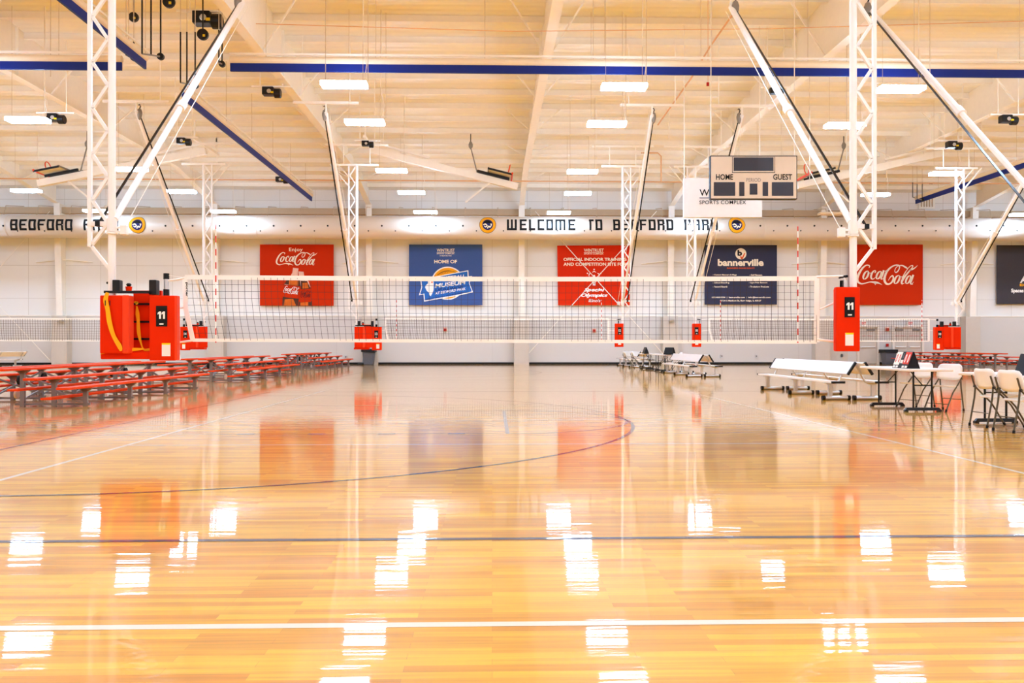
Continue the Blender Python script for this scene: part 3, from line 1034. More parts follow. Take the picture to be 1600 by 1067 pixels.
# ------------------------------------------------------------------ hanging scoreboard and the sign behind it
YSb = 22.0
sb = thing('scoreboard', P(1178, 311, YSb), 'beige hanging scoreboard reading HOME PERIOD GUEST with dark windows', 'scoreboard')
MB().prect(1110, 243.2, 1245.6, 311.2, YSb, .16).build('cabinet', 'black', sb)
MB().prect(1111.2, 244.5, 1244.4, 310, YSb - .01, .02).build('face', 'board_face', sb)
def win(x0, y0, x1, y1, m='board_window', dy=.02, nm='display_window'):
    return MB().prect(x0, y0, x1, y1, YSb - dy, .012).build(nm, m, sb)
win(1144, 244.9, 1211, 270, 'black', .016, 'window_border')
win(1144.8, 245.2, 1210.2, 269, 'board_face', .02, 'window_inner_border')
win(1146.4, 246, 1208.6, 267, dy=.026)
for a in ((1115.4, 284.6, 1148.8, 305.8), (1155.2, 284.4, 1163.2, 306), (1171.6, 286.9, 1183.4, 303.9), (1191.8, 284.4, 1200.2, 306), (1206.2, 284.6, 1239.6, 305.8)):
    win(*a)
for s_, a, b, c_, d_ in (('HOME', 1118.7, 272, 1145.4, 281), ('GUEST', 1208, 272, 1237.7, 281), ('PERIOD', 1166.2, 278.2, 1188.8, 284)):
    ptext(s_, a, b, c_, d_, YSb - .018, 'black_print' if s_ != 'PERIOD' else 'grey_leg', sb, .02 if s_ != 'PERIOD' else 0)
for px in (1112, 1243):
    X = PX(px, YSb)
    MB().tube([(X, YSb + .08, P(px, 243, YSb).z), (X, YSb + .08, roof_z(YSb) - .02)], .012, 6).build('hanging_cable', 'cable_white', sb)
YS2 = 26.0
sg = thing('hanging_sign', P(1130, 339, YS2), 'blank white hanging panel reading SPORTS COMPLEX, partly behind the scoreboard', 'sign')
MB().prect(1068.5, 278.3, 1190.6, 339.2, YS2, .14).build('panel', 'sign_white', sg)
ptext('WINTRUST', 1093, 295.6, 1165.6, 306.2, YS2 - .01, 'black_print', sg, .01)
MB().prect(1093, 308.6, 1165.6, 309.6, YS2 - .01, .005).build('underline', 'print_navy', sg)
ptext('SPORTS COMPLEX', 1093, 313.2, 1165.7, 318.9, YS2 - .01, 'black_print', sg, .01, spacing=1.1)
for px in (1070, 1188):
    X = PX(px, YS2)
    MB().tube([(X, YS2 + .07, P(px, 279, YS2).z), (X, YS2 + .07, roof_z(YS2) - .02)], .016, 6).build('hanging_cable', 'cable_white', sg)

# ------------------------------------------------------------------ rolled divider curtains
def curtain(a, b, lab, wires=()):
    """a, b: ends of the blue hem's lower edge line (world)."""
    a, b = Vector(a), Vector(b)
    d = (b - a).normalized()
    r = thing('divider_curtain', (a + b) / 2, lab, 'curtain', 'rolled curtains under the roof')
    up = Vector((0, 0, 1))
    n = d.cross(up).normalized()
    MB().hexa([a - n * .03, a + n * .03, a + n * .03 + up * .24, a - n * .03 + up * .24], [b - n * .03, b + n * .03, b + n * .03 + up * .24, b - n * .03 + up * .24]).build('blue_hem', 'blue', r)
    MB().tube([a + up * .32, b + up * .32], .1, 14).build('rolled_fabric', 'curtain_roll', r, smooth=False)
    MB().bar(a + up * .46 + n * .1, b + up * .46 + n * .1, .05, .05).build('carrier_pipe', 'steel', r)
    L_ = (b - a).length
    k = 1.0
    while k < L_:
        p = a + d * k + up * .4
        top = Vector((p.x, p.y, roof_z(p.y) - .02))
        MB().tube([p, top], .009, 4).build('lifting_cable', 'cable', r)
        k += 3.1
    for t in wires:
        p = a + d * (L_ * t)
        MB().bar(p - n * .05 - up * .01, p - n * .05 + up * .25, .02, .02).build('hem_clip', 'white', r)
zb = H + 423 / F * 23.0
za = zb
curtain((PX(360, 23), 23, zb), (XR - 4, 23, zb), 'long rolled curtain with blue hem crossing most of the ceiling to the right', (.03, .06, .16, .2, .24, .3))
curtain((XL + 4, 23, zb), (PX(190.5, 23), 23, zb), 'shorter rolled curtain with blue hem at upper left behind the truss')
xlc = -9.62
curtain((xlc, 3, P(0, 0, 23).z * 0 + zb - .1), (xlc, P(237, 97, 1).y * 22.6, zb - .1), 'diagonal rolled curtain with blue hem at the top left corner')
curtain((xlc, 25.3, zb - .1), (xlc, 43.2, zb - .1), 'diagonal rolled curtain with blue hem running back left of centre')
curtain((23.0, 24.5, zb - .1), (23.0, 43.2, zb - .1), 'diagonal rolled curtain with blue hem at far right')

# ------------------------------------------------------------------ volleyball standards hung from the roof
K = 103.3
def standard(x, y, m, bd, wide, num, lab, detail=False, ps=0.0):
    """x pole; m = +1 when the net is to the right; bd = +1 brace leans away from the eye."""
    r = thing('volleyball_standard', (x, y, 0), lab, 'volleyball standard', 'net standards hung from the roof')
    def Q(u, v, dy=0):
        return Vector((x + m * u / K, y + dy, H + (538 - v) / K))
    def bx(u0, v0, u1, v1, y0, y1, g=None):
        g = g or MB()
        if y0 < -.2:
            u0, u1 = fu(u0), fu(u1)
        a, b = Q(u0, v1), Q(u1, v0)
        return g.box(min(a.x, b.x), max(a.x, b.x), y + y0, y + y1, a.z, b.z)
    def fu(u):
        return (u * .98 + 12 if wide else u) + ps
    ztop = 8.6
    vb = 462
    g = MB().tube([Q(0, vb + 60), (x, y, ztop)], .055, 14)
    g.build('pole', 'white_steel', r, smooth=False)
    uo = -34
    zc0 = H + (538 - 386) / K
    MB().bar(Q(uo, 386), (x + m * uo / K, y, ztop), .055).build('outer_chord', 'white_steel', r)
    pts = [Q(-4, 420), Q(uo + 2, 384)]
    z = zc0 + .36
    k = 1
    while z < ztop:
        pts.append((x + m * ((-6) if k % 2 else (uo + 4)) / K, y, z))
        z += .347
        k += 1
    g = MB()
    for a, b in zip(pts, pts[1:]):
        g.bar(a, b, .045)
    g.build('lacing', 'white_steel', r)
    # head: cross channels and rods up to the beams
    g = MB().box(x - .9, x + .9, y - .05, y + .05, ztop - .02, ztop + .06)
    g.box(x - 1.3, x + 1.3, y - .04, y + .04, 9.42, 9.5)
    for dx in (-.55, .55):
        g.bar((x + dx, y, ztop), (x + dx, y, 9.45), .03)
    g.bar((x - m * .3, y, ztop - .9), (x - m * 1.1, y, ztop + .05), .05)
    g.bar((x - m * .3, y, ztop - .5), (x - m * .8, y, ztop + .05), .04)
    for dx in (-1.1, 1.1):
        g.bar((x + dx, y, 9.45), (x + dx, y, roof_z(y) - .02), .025)
    g.build('head_frame', 'steel', r)
    # knuckle
    g = MB()
    g.tube([Q(0, 362), Q(0, 342)], .075, 14)
    g.tube([Q(0, 366), Q(0, 363)], .082, 14)
    g.bar(Q(0, 350), Q(uo, 350), .07)
    g.build('hinge_collar', 'white_steel', r)
    bx(-24, 346, -17, 354, -.05, .05).build('chord_clip', 'black', r)
    # brace
    base = Q(4, 343, .0)
    topp = Vector((x + m * .02, y + bd * 6.3, 9.0))
    if not (bd > 0):
        base = Q(0, 352)
    j = base.lerp(topp, .42)
    br = MB().tube([base, j + (topp - base) * .02], .05, 10).build('brace', 'white_steel', r)
    MB().tube([j, topp], .062, 10).build('brace_sleeve', 'white_steel', br)
    MB().tube([j - (topp - base) * .012, j + (topp - base) * .012], .085, 10).build('brace_collar', 'white_steel', br)
    st = MB()
    so = Vector((-m * .1, 0, .02))
    sp = [Q(-20, 348), base.lerp(topp, .97) + so * .7]
    for a, b in zip(sp, sp[1:]):
        st.bar(a, b, .045, .012, up=(0, -bd, 1))
    st.build('safety_strap', 'strap_black', r)
    # reel with its hook, clamped to a carrier bar
    rc = base.lerp(topp, .985) + so * .7
    rl = MB().lathe([(.01, -.2), (.05, -.15), (.085, -.02), (.09, .06), (.06, .16), (.01, .2)], rc, 14).build('strap_reel', 'reel', r, smooth=True)
    MB().tube([rc + Vector((0, 0, .18)), rc + Vector((.03, 0, .26)), rc + Vector((.0, 0, .33)), rc + Vector((-.04, 0, .3))], .018, 6).build('reel_hook', 'black', rl)
    g = MB().box(topp.x - 1.1, topp.x + 1.1, topp.y - .05, topp.y + .05, 9.28, 9.36)
    for dx in (-.8, .8):
        g.bar((topp.x + dx, topp.y, 9.3), (topp.x + dx, topp.y, roof_z(topp.y) - .02), .03)
    g.bar(topp, (topp.x, topp.y, 9.3), .05)
    g.build('carrier_bar', 'steel', r)
    # winch box and its cable
    wb = bx(14, 352, 24, 367, -.05, .05).build('winch_box', 'white_steel', r, bevel=.01)
    bx(6, 354, 14, 357, -.02, .02, bx(6, 361, 14, 364, -.02, .02)).build('winch_bracket', 'white_steel', r)
    MB().tube([Q(21, 353), topp + Vector((m * .12, 0, -.1))], .008, 5).build('winch_cable', 'cable_white', r)
    # padding
    if wide:
        p1 = bx(-18, 463, 21, 552, -.27, -.2).build('front_pad', 'pad', r, bevel=.015)
        bx(19, 463, 29, 552, -.32, -.14).build('fold_pad', 'pad_edge', r, bevel=.015)
        if detail:
            bx(12, 462, 66, 553, .1, .18).build('inner_pad', 'pad', r, bevel=.01)
            for v in (473, 501, 528):
                bx(14, v, 62, v + 3, .06, .1).build('pad_strap', 'strap_black', r)
            bx(-9, 549, 72, 561, -.19, .12).build('bottom_pad', 'pad', r, bevel=.02)
        else:
            bx(28, 463, 60, 552, -.27, -.2).build('inner_pad', 'pad', r, bevel=.01)
            bx(-10, 552, 56, 560, -.2, .1).build('bottom_pad', 'pad', r, bevel=.02)
        bx(28, 453, 72, 464, .1, .17).build('back_pad', 'pad', r, bevel=.01)
        p2 = bx(57, 463, 97, 563, -.24, -.17).build('number_pad', 'pad', r, bevel=.015)
        bx(96, 463, 100, 562, -.24, -.12).build('side_pad', 'pad_edge', r, bevel=.01)
        lu0, lu1, lv0, lv1 = 68, 85, 479, 510.5
        su0, su1, sv0, sv1 = 77, 90, 536, 556
        yf = -.245
        # hardware on top
        bx(5, 438, 16, 458, -.1, .02).build('winch_housing', 'black_metal', r, bevel=.01)
        MB().tube([Q(6, 441), Q(-8, 442)], .018, 8).build('crank_handle', 'black', r)
        bx(-3, 455.5, 65, 459.5, -.2, -.15).build('top_bar', 'black_metal', r)
        bx(62, 438, 73, 461, -.12, .02).build('post_clamp', 'black_metal', r, bevel=.01)
        MB().tube([Q(84, 462), Q(84, 431)], .035, 12).build('net_post', 'silver', r)
        MB().tube([Q(84, 436), Q(84, 427)], .042, 12).build('post_cap', 'black', r)
        MB().tube([Q(84, 463), Q(84, 452)], .044, 12).build('post_sleeve', 'black', r)
        MB().lathe([(.04, 0), (.05, .07)], Q(26, 455), 10).build('adjusting_knob', 'pad', r)
        MB().lathe([(.025, 0), (.04, .03), (.02, .05)], Q(26, 447.5), 10).build('knob_grip', 'black', r)
    else:
        p2 = bx(.5, 448, 38, 549, -.25, -.15).build('number_pad', 'pad', r, bevel=.015)
        bx(2 + ps, 450, 33 + ps, 548, -.1, -.02).build('back_pad', 'pad_edge', r, bevel=.012)
        bx(6 + ps, 470, 12 + ps, 540, -.15, -.1).build('pad_strap', 'strap_black', r)
        lu0, lu1, lv0, lv1 = 9.5, 25.2, 464, 495.5
        su0, su1, sv0, sv1 = 11.3, 24.2, 520, 540
        yf = -.255
        bx(11, 436, 20, 448, -.03, .03).build('net_post', 'silver', r)
        bx(17, 436, 20, 449, -.035, .035).build('post_trim', 'black', r)
        MB().tube([Q(9, 429), Q(23, 431)], .02, 8).build('crank_handle', 'black', r)
    # number plate (reads left to right whatever side the pad is on)
    a, b = Q(fu(lu0), lv1), Q(fu(lu1), lv0)
    x0, x1 = min(a.x, b.x), max(a.x, b.x)
    pl = MB().box(x0, x1, y + yf - .006, y + yf + .01, a.z, b.z).build('number_plate', 'black_print', r)
    hh = b.z - a.z
    if num == '11':
        g = MB()
        dw, dh = .052, hh * .36
        for k in range(2):
            xa = (x0 + x1) / 2 + (-.056 if k == 0 else .002)
            za_ = a.z + hh * .37
            g.poly([(xa + dw * u, y + yf - .009, za_ + dh * v) for u, v in ((.42, 0), (.98, 0), (.98, 1), (.5, 1), (.02, .8), (.02, .56), (.42, .7))])
        g.build('number', 'white', pl)
    else:
        mtext(num, (x0 + .03, y + yf - .009, a.z + hh * .38), (1, 0, 0), (0, 0, 1), (x1 - x0) - .06, hh * .34, 'white', pl, .03, name='number')
    MB().box((x0 + x1) / 2 - .03, (x0 + x1) / 2 + .03, y + yf - .009, y + yf - .006, a.z + .025, a.z + .045).build('maker_mark', 'white', pl)
    a, b = Q(fu(su0), sv1), Q(fu(su1), sv0)
    x0, x1 = min(a.x, b.x), max(a.x, b.x)
    sh_ = MB().box(x0, x1, y + yf - .004, y + yf + .01, a.z, b.z).build('notice_sheet', 'paper', r)
    MB().box(x0, x1, y + yf - .006, y + yf - .004, b.z - .025, b.z).build('notice_heading', 'paper_yellow', sh_)
    if detail:
        fn = lambda u, v: Q(u, v, -.36)
        g = MB()
        for off in (0, .006):
            ribbon(g, [(-2, 459, 5), (-5, 470, 7), (-2, 485, 6.5), (1, 505, 7), (7, 525, 6), (16, 541, 7), (18, 548, 3)], lambda u, v: Q(u + 10, v, -.3 - off))
        g.build('yellow_strap', 'yellow', r)
        MB().add([Q(4, 471, -.31), Q(5.4, 471, -.31), Q(5.4, 479, -.31), Q(4, 479, -.31), Q(11, 471, -.31), Q(12.4, 471, -.31), Q(12.4, 479, -.31), Q(11, 479, -.31)],
                 [(0, 1, 2, 3), (4, 5, 6, 7)]).build('strap_buckle', 'black', r)
        g = MB()
        ribbon(g, [(33, 471.5, 3), (38, 473, 3.5), (35, 474.5, 4)], lambda u, v: Q(u, v, .03))
        ribbon(g, [(37, 478, 2), (38, 490, 6), (39, 500, 5), (40, 520, 5.5), (44, 538, 2.5), (48, 546, 3), (57, 546, 4)], lambda u, v: Q(u, v, .03))
        ribbon(g, [(-8, 553, 1), (10, 549, 3), (40, 546, 5), (58, 545, 2)], lambda u, v: Q(u, v, -.205))
        g.build('yellow_strap', 'yellow', r)
    return r

YN1, YN2 = 12.33, 33.7
g1 = standard(PX(175, YN1), YN1, 1, 1, True, '11', 'large near net standard with open red pads, yellow straps and number 11', True)
g2 = standard(PX(1333, YN1), YN1, -1, 1, False, '11', 'near net standard on the right with a slim red number 11 pad')
# next court to the right: only the leaning brace reaches into the picture
standard(PX(1333, YN1) + 3.2, YN1, 1, 1, True, '10', 'net standard just past the right edge whose white brace leans into view')
s13 = standard(PX(557.5, YN2), YN2, 1, -1, True, '13', 'distant net standard with square red pads numbered 13')
s12 = standard(PX(973, YN2), YN2, -1, -1, False, '12', 'distant net standard with a slim red pad numbered 12')
s10 = standard(PX(1086, YN2), YN2, 1, -1, False, '10', 'distant net standard right of centre, slim red pad numbered 10', ps=-17)
s10b = standard(PX(1494, YN2), YN2, -1, -1, True, '10', 'distant net standard far right with a square pad and number 10 pad')
s14 = standard(PX(318.5, YN2), YN2, -1, -1, True, '14', 'distant net standard left of centre with wide red pads behind the near net', ps=-18)

# ------------------------------------------------------------------ nets
def make_net(x0, x1, y, zt, zb, lab, fine=False, sags=True):
    """x0, x1: the net's side tapes."""
    r = thing('volleyball_net', ((x0 + x1) / 2, y, 0), lab, 'net', 'volleyball nets')
    cord = .0021 if not fine else .0045
    n = int(round((x1 - x0) / .1))
    def top(t): return zt - .02 * math.sin(PI * t)
    def bot(t): return zb + .02 - .03 * t
    def pt(i, j):
        t = i / n
        s_ = j / 9.0
        lean = (.12 * s_ * s_ * max(0, 1 - t * 2.2)) + .012 * math.sin(i * .7) * s_
        return Vector((x0 + (x1 - x0) * t + lean, y + .02 * math.sin(i * .35 + s_ * 2), top(t) + (bot(t) - top(t)) * s_))
    g = MB()
    for i in range(n + 1):
        for j in range(0, 9, 3):
            g.bar(pt(i, j), pt(i, j + 3), cord * 2)
    for j in range(1, 9):
        for i in range(0, n, 4):
            g.bar(pt(i, j), pt(min(n, i + 4), j), cord * 2)
    o = g.build('netting', 'net_cord_fine' if fine else 'net_cord', r)
    def band(p, q, h, nm, nseg=12, f=None):
        g = MB()
        for k in range(nseg):
            a = p(k / nseg); b = p((k + 1) / nseg)
            g.hexa([a + Vector((0, -.008, -h / 2)), a + Vector((0, .008, -h / 2)), a + Vector((0, .008, h / 2)), a + Vector((0, -.008, h / 2))],
                   [b + Vector((0, -.008, -h / 2)), b + Vector((0, .008, -h / 2)), b + Vector((0, .008, h / 2)), b + Vector((0, -.008, h / 2))])
        return g.build(nm, 'tape', r)
    band(lambda t: Vector((x0 + (x1 - x0) * t, y, top(t))), None, .07, 'top_tape')
    band(lambda t: Vector((x0 + .12 + (x1 - x0 - .12) * t, y, bot(t))), None, .05, 'bottom_tape')
    # side tapes
    g = MB()
    lt = [(x0 + .0, zt), (x0 + .01, zt - .45), (x0 + .12, zb + .02)]
    for (xa, za_), (xb, zb_) in zip(lt, lt[1:]):
        g.hexa([(xa - .035, y - .012, za_), (xa + .035, y - .012, za_), (xa + .035, y + .002, za_), (xa - .035, y + .002, za_)],
               [(xb - .035, y - .012, zb_), (xb + .035, y - .012, zb_), (xb + .035, y + .002, zb_), (xb - .035, y + .002, zb_)])
    g.build('side_tape', 'tape', r)
    MB().box(x1 - .04, x1 + .04, y - .012, y + .002, zb - .01, zt).build('side_tape', 'tape', r)
    for X in (x0 + .47, x1 - .3):
        MB().tube([(X, y - .02, zb - .02), (X, y - .02, zt + .8)], .009 if not fine else .014, 8).build('antenna', 'antenna', r)
    return r
zt, zb_ = 2.175, 1.2
XN0, XN1 = PX(289, YN1), PX(1276, YN1)
n1 = make_net(XN0, XN1, YN1, zt, zb_, 'large near volleyball net stretched between the two number 11 standards')
def tie(pts, r_=.012, nm='tie_rope', par=n1):
    MB().tube(pts, r_, 6).build(nm, 'tape', par)
p = lambda a, b: P(a, b, YN1)
tie([p(262, 430), p(289, 434)], .006); tie([p(262, 438.5), p(276, 437), p(289, 434)], .02)
tie([p(276, 482), p(289, 480)]); tie([p(275, 535.5), p(301, 532)], .018)
tie([p(1276, 432.5), p(1317, 431.5)], .02); tie([p(1281, 483), p(1306, 472)], .016); tie([p(1276, 530), p(1306, 534)], .022)
tie([p(1318, 432), p(1322, 448)], .014); tie([p(276, 538), p(281, 562)], .016)
mtext('porter', (XN0 + .01, YN1 - .016, zt - .08), (0, 0, -1), (1, 0, 0), .22, .04, 'black_print', n1, .03)
def far_net(xa, xb, lab, la, lb):
    x0, x1 = xa + la, xb - lb
    r = make_net(x0, x1, YN2, zt + .05, 1.3, lab, fine=True)
    for xp, xn in ((xa, x0), (xb, x1)):
        s_ = 1 if xp < xn else -1
        MB().tube([(xn - s_ * .32, YN2, zt + .02), (xn, YN2, zt + .05)], .014, 6).build('tie_rope', 'tape', r)
        MB().tube([(xn - s_ * .32, YN2, 1.72), (xn, YN2, 1.75)], .012, 6).build('tie_rope', 'tape', r)
        MB().tube([(xn - s_ * .32, YN2, 1.28), (xn, YN2, 1.3)], .012, 6).build('tie_rope', 'tape', r)
far_net(PX(557.5, YN2), PX(973, YN2), 'distant volleyball net between the pads numbered 13 and 12', 1.18, .6)
far_net(PX(1086, YN2), PX(1494, YN2), 'distant volleyball net on the right, in front of the doors', .6, 1.18)
far_net(PX(318.5, YN2) - 11.0, PX(318.5, YN2), 'distant volleyball net on the left behind the big open pad', .6, 1.18)

# ------------------------------------------------------------------ tip-and-roll bleachers
BL = 7.1
def make_bleacher():
    """Local: planks run along +Y from 0 to BL; rows climb towards -X; the front row is at x = 0."""
    r = thing('bleacher', (0, 0, 0), 'b', 'bleacher', 'low three-row bleachers with red planks')
    rows_ = ((0.0, .39), (-.58, .555), (-1.16, .72))
    for i, (x, z) in enumerate(rows_):
        MB().box(x - .125, x + .125, 0, BL, z - .045, z).build('seat_plank', 'plank_red', r, bevel=.01)
    for x, z in ((-.3, .205), (-.88, .36)):
        MB().box(x - .1, x + .1, 0, BL, z - .04, z).build('foot_plank', 'plank_red', r, bevel=.01)
    ys = (.8, 2.65, 4.5, 6.35)
    for y in ys:
        f = MB()
        for x, z in rows_:
            f.box(x - .04, x + .04, y - .03, y + .03, 0.0, z - .045)
            f.hexa([(x - .04, y - .03, z - .12), (x + .04, y - .03, z - .12), (x + .04, y + .03, z - .12), (x - .04, y + .03, z - .12)],
                   [(x - .14, y - .03, z - .045), (x + .14, y - .03, z - .045), (x + .14, y + .03, z - .045), (x - .14, y + .03, z - .045)])
        f.box(-1.3, .08, y - .025, y + .025, .02, .06)
        f.bar((-.02, y, .12), (-.3, y, .165), .04).bar((-.58, y, .3), (-.3, y, .165), .04)
        f.bar((-.58, y, .3), (-.88, y, .32), .04).bar((-1.16, y, .5), (-.88, y, .32), .04)
        fo = f.build('leg_frame', 'grey_leg', r)
    for a, b in zip(ys, ys[1:]):
        MB().bar((-1.16, a, .12), (-1.16, b, .6), .03).bar((-1.18, a, .6), (-1.18, b, .12), .03).build('cross_brace', 'grey_leg', r)
    for y in (ys[0] + .15, ys[2] + .15):
        for x in (-.75, -1.3):
            MB().lathe([(.06, -.025), (.09, -.02), (.09, .02), (.06, .025)], (x, y, .13 + (.35 if x < -1 else 0)), 14, 'x').build('caster_wheel', 'white_steel' if x > -1 else 'black', r)
    return r
bl0 = make_bleacher()
XF = -7.62
bl0.location = (XF, 14.5, 0)
bl0['label'] = 'nearest low red-planked bleacher on the left, facing the court'
XM = XF - 1.16 - .6 - .0
dup(bl0, (XM - 1.16, 14.5 + BL - .1, 0), PI, 'bleacher turned away, back to back with the nearest red one on the left')
dup(bl0, (XF, 24.6, 0), 0, 'second red bleacher from the front on the left, facing the court')
dup(bl0, (XM - 1.16, 24.6 + BL - .1, 0), PI, 'bleacher turned away, behind the second red one on the left')
dup(bl0, (XF, 36.6, 0), 0, 'farthest red bleacher on the left, near the wall by pad 13, facing the court')
dup(bl0, (XM - 1.16, 36.6 + BL - .1, 0), PI, 'bleacher turned away, behind the farthest red one on the left')
dup(bl0, (26.0, 38.4, 0), 0, 'red bleacher at far right by the wall, its low row to the right')
dup(bl0, (22.9, 38.4 + BL, 0), PI, 'red bleacher at far right by the doors, its low row to the left')

# ------------------------------------------------------------------ team benches
TL = 4.6
def make_bench():
    """Local: runs along +Y from 0 to TL, sitter looks to -X, seat centre at x = 0."""
    r = thing('team_bench', (0, 0, 0), 'b', 'bench', 'white aluminium team benches')
    s_ = MB().box(-.13, .13, 0, TL, .365, .40).build('seat', 'alu_white', r)
    MB().box(-.135, .135, -.02, .03, .36, .405).build('end_cap', 'black', s_)
    MB().box(-.135, .135, TL - .03, TL + .02, .36, .405).build('end_cap', 'black', s_)
    def bp(x0, z0, x1, z1, y0, y1, t):
        d = Vector((x1 - x0, 0, z1 - z0)).normalized()
        n = Vector((-d.z, 0, d.x)) * t
        a, b = Vector((x0, y0, z0)), Vector((x1, y0, z1))
        o = Vector((0, y1 - y0, 0))
        return MB().hexa([a, b, b + n, a + n], [a + o, b + o, b + n + o, a + n + o])
    bk = bp(.22, .535, .37, .77, 0, TL, .035).build('backrest', 'alu_white', r)
    bp(.215, .527, .375, .778, -.02, .03, .045).build('end_cap', 'black', bk)
    bp(.215, .527, .375, .778, TL - .03, TL + .02, .045).build('end_cap', 'black', bk)
    for y in (.4, 2.3, 4.2):
        b = MB().tube([(-.13, y, .045), (.38, y, .045)], .045, 12).build('base_tube', 'silver', r)
        MB().tube([(-.17, y, .045), (-.11, y, .045)], .052, 12).build('tube_cap', 'black', b)
        MB().tube([(.36, y, .045), (.42, y, .045)], .052, 12).build('tube_cap', 'black', b)
        MB().box(-.04, .04, y - .03, y + .03, .08, .365).box(-.12, .12, y - .04, y + .04, .345, .365).build('post', 'silver', r)
        MB().tube([(-.05, y + .06, .34), (.12, y + .06, .345), (.2, y + .06, .39), (.27, y + .06, .52), (.39, y + .06, .74)], .022, 8).build('back_arm', 'silver', r)
    return r
be0 = make_bench()
XBn = 7.03
be0.location = (XBn, 16.2, 0)
be0['label'] = 'nearest white team bench, facing left towards the court'
dup(be0, (XBn + .9, 16.2 + TL, 0), PI, 'white team bench back to back with the nearest one, facing right')
dup(be0, (XBn, 28.0, 0), 0, 'white team bench below the slim number 10 pad, facing left')
dup(be0, (XBn + .9, 28.0 + TL, 0), PI, 'white team bench below the slim number 10 pad, facing right')
dup(be0, (XBn, 39.9, 0), 0, 'farthest team bench near the wall, facing left')
dup(be0, (XBn + .9, 39.9 + TL, 0), PI, 'farthest team bench near the wall, facing right')
dup(be0, (-24.6, 38.0, 0), 0, 'small distant white bench at the left picture edge, behind the bleachers')

# ------------------------------------------------------------------ folding tables
def make_table():
    """Local: long side on Y from 0 to 1.83, x from 0 to .76."""
    r = thing('folding_table', (0, 0, 0), 't', 'table', 'white folding tables')
    MB().box(0, .76, 0, 1.83, .695, .74).build('tabletop', 'table_white', r, bevel=.015)
    for y, sgn in ((.28, 1), (1.52, -1)):
        for x in (.22, .54):
            MB().tube([(x, y, .06), (x, y, .7)], .016, 8).build('leg', 'black_metal', r)
        MB().hexa([(.06, y - .03, .02), (.7, y - .03, .02), (.7, y + .03, .02), (.06, y + .03, .02)], [(.1, y - .02, .07), (.66, y - .02, .07), (.66, y + .02, .07), (.1, y + .02, .07)]).box(
            .06, .12, y - .03, y + .03, 0, .03).box(.64, .7, y - .03, y + .03, 0, .03).build('foot', 'black_metal', r)
        MB().bar((.22, y, .45), (.54, y, .45), .02).tube([(.38, y, .45), (.38, y + sgn * .42, .69)], .01, 6).build('fold_brace', 'black_metal', r)
    return r
tb0 = make_table()
tb0.location = (7.02, 13.4, 0)
tb0['label'] = 'white folding table with black legs, holding the flip scoreboard reading 00 00'
dup(tb0, (7.02, 10.15, 0), 0, 'white folding table cut off by the right picture edge, two chairs before it')
dup(tb0, (6.95, 33.1, 0), 0, 'small distant folding table, left end against the far white bench')
dup(tb0, (6.85, 35.9, 0), 0, 'farthest small folding table with a dark flip scoreboard at its left')

# ------------------------------------------------------------------ folding chairs
def make_chair():
    """Local: sitter looks to +X."""
    r = thing('folding_chair', (0, 0, 0), 'c', 'chair', 'white plastic folding chairs')
    def shell(x0, z0, x1, z1, hw, t, curve, nm):
        vs, fs = [], []
        nu, nv = 10, 6
        for side in (0, 1):
            for j in range(nv + 1):
                for i in range(nu + 1):
                    u = -1 + 2 * i / nu; v = j / nv
                    hwv = hw * (1 - .14 * (2 * v - 1) ** 4 - (.1 * v if nm == 'backrest' else 0))
                    yy = u * hwv
                    d = Vector((x1 - x0, 0, z1 - z0))
                    n = Vector((-d.z, 0, d.x)).normalized()
                    p_ = Vector((x0, 0, z0)) + d * (v * (1 - .12 * abs(u) ** 5) + .05 * abs(u) ** 5) + n * (curve * (u * u) - t * side)
                    p_.y = yy
                    vs.append(p_)
        w_ = nu + 1
        N = w_ * (nv + 1)
        for j in range(nv):
            for i in range(nu):
                a = j * w_ + i
                fs.append((a, a + 1, a + w_ + 1, a + w_)); fs.append((N + a + w_, N + a + w_ + 1, N + a + 1, N + a))
        edge = [i for i in range(w_)] + [j * w_ + nu for j in range(1, nv + 1)] + [nv * w_ + i for i in range(nu - 1, -1, -1)] + [j * w_ for j in range(nv - 1, 0, -1)]
        for a, b in zip(edge, edge[1:] + edge[:1]):
            fs.append((b, a, N + a, N + b))
        return MB().add(vs, fs).build(nm, 'chair_white', r, smooth=True)
    shell(-.17, .43, .22, .455, .2, .022, .0, 'seat')
    shell(-.2, .53, -.275, .81, .235, .02, -.05, 'backrest')
    for s_ in (-1, 1):
        y = s_ * .2
        MB().tube([(-.25, y, .72), (-.2, y, .56), (.05, y, .32), (.25, y, .01)], .0125, 8).build('front_leg', 'chair_leg', r)
        MB().tube([(-.2, y * .93, .57), (-.215, y * .93, .4), (-.29, y * .93, .01)], .0125, 8).build('rear_leg', 'chair_leg', r)
        MB().tube([(-.29, y * .93, .0), (-.285, y * .93, .04)], .018, 8).build('foot_cap', 'black', r)
        MB().tube([(.255, y, .0), (.235, y, .04)], .018, 8).build('foot_cap', 'black', r)
        MB().lathe([(.02, -.01), (.02, .01)], (-.2, y, .56), 8, 'y').build('hinge', 'black', r)
    MB().tube([(-.25, -.186, .2), (-.25, .186, .2)], .007, 6).tube([(.17, -.2, .13), (.17, .2, .13)], .007, 6).build('crossbar', 'chair_leg', r)
    return r
ch0 = make_chair()
ch0.location = (7.84, 14.75, 0)
ch0.rotation_euler = (0, 0, PI + .45)
ch0['label'] = 'white folding chair tucked behind the flip scoreboard table, the farther of two'
dup(ch0, (7.86, 13.85, 0), PI + .5, 'white folding chair at the near right corner of the flip scoreboard table')
dup(ch0, (7.1, 11.15, 0), .06, 'white folding chair seen from behind, left of two at the right edge')
dup(ch0, (7.03, 10.5, 0), .1, 'white folding chair cut by the right picture edge, nearest of all')
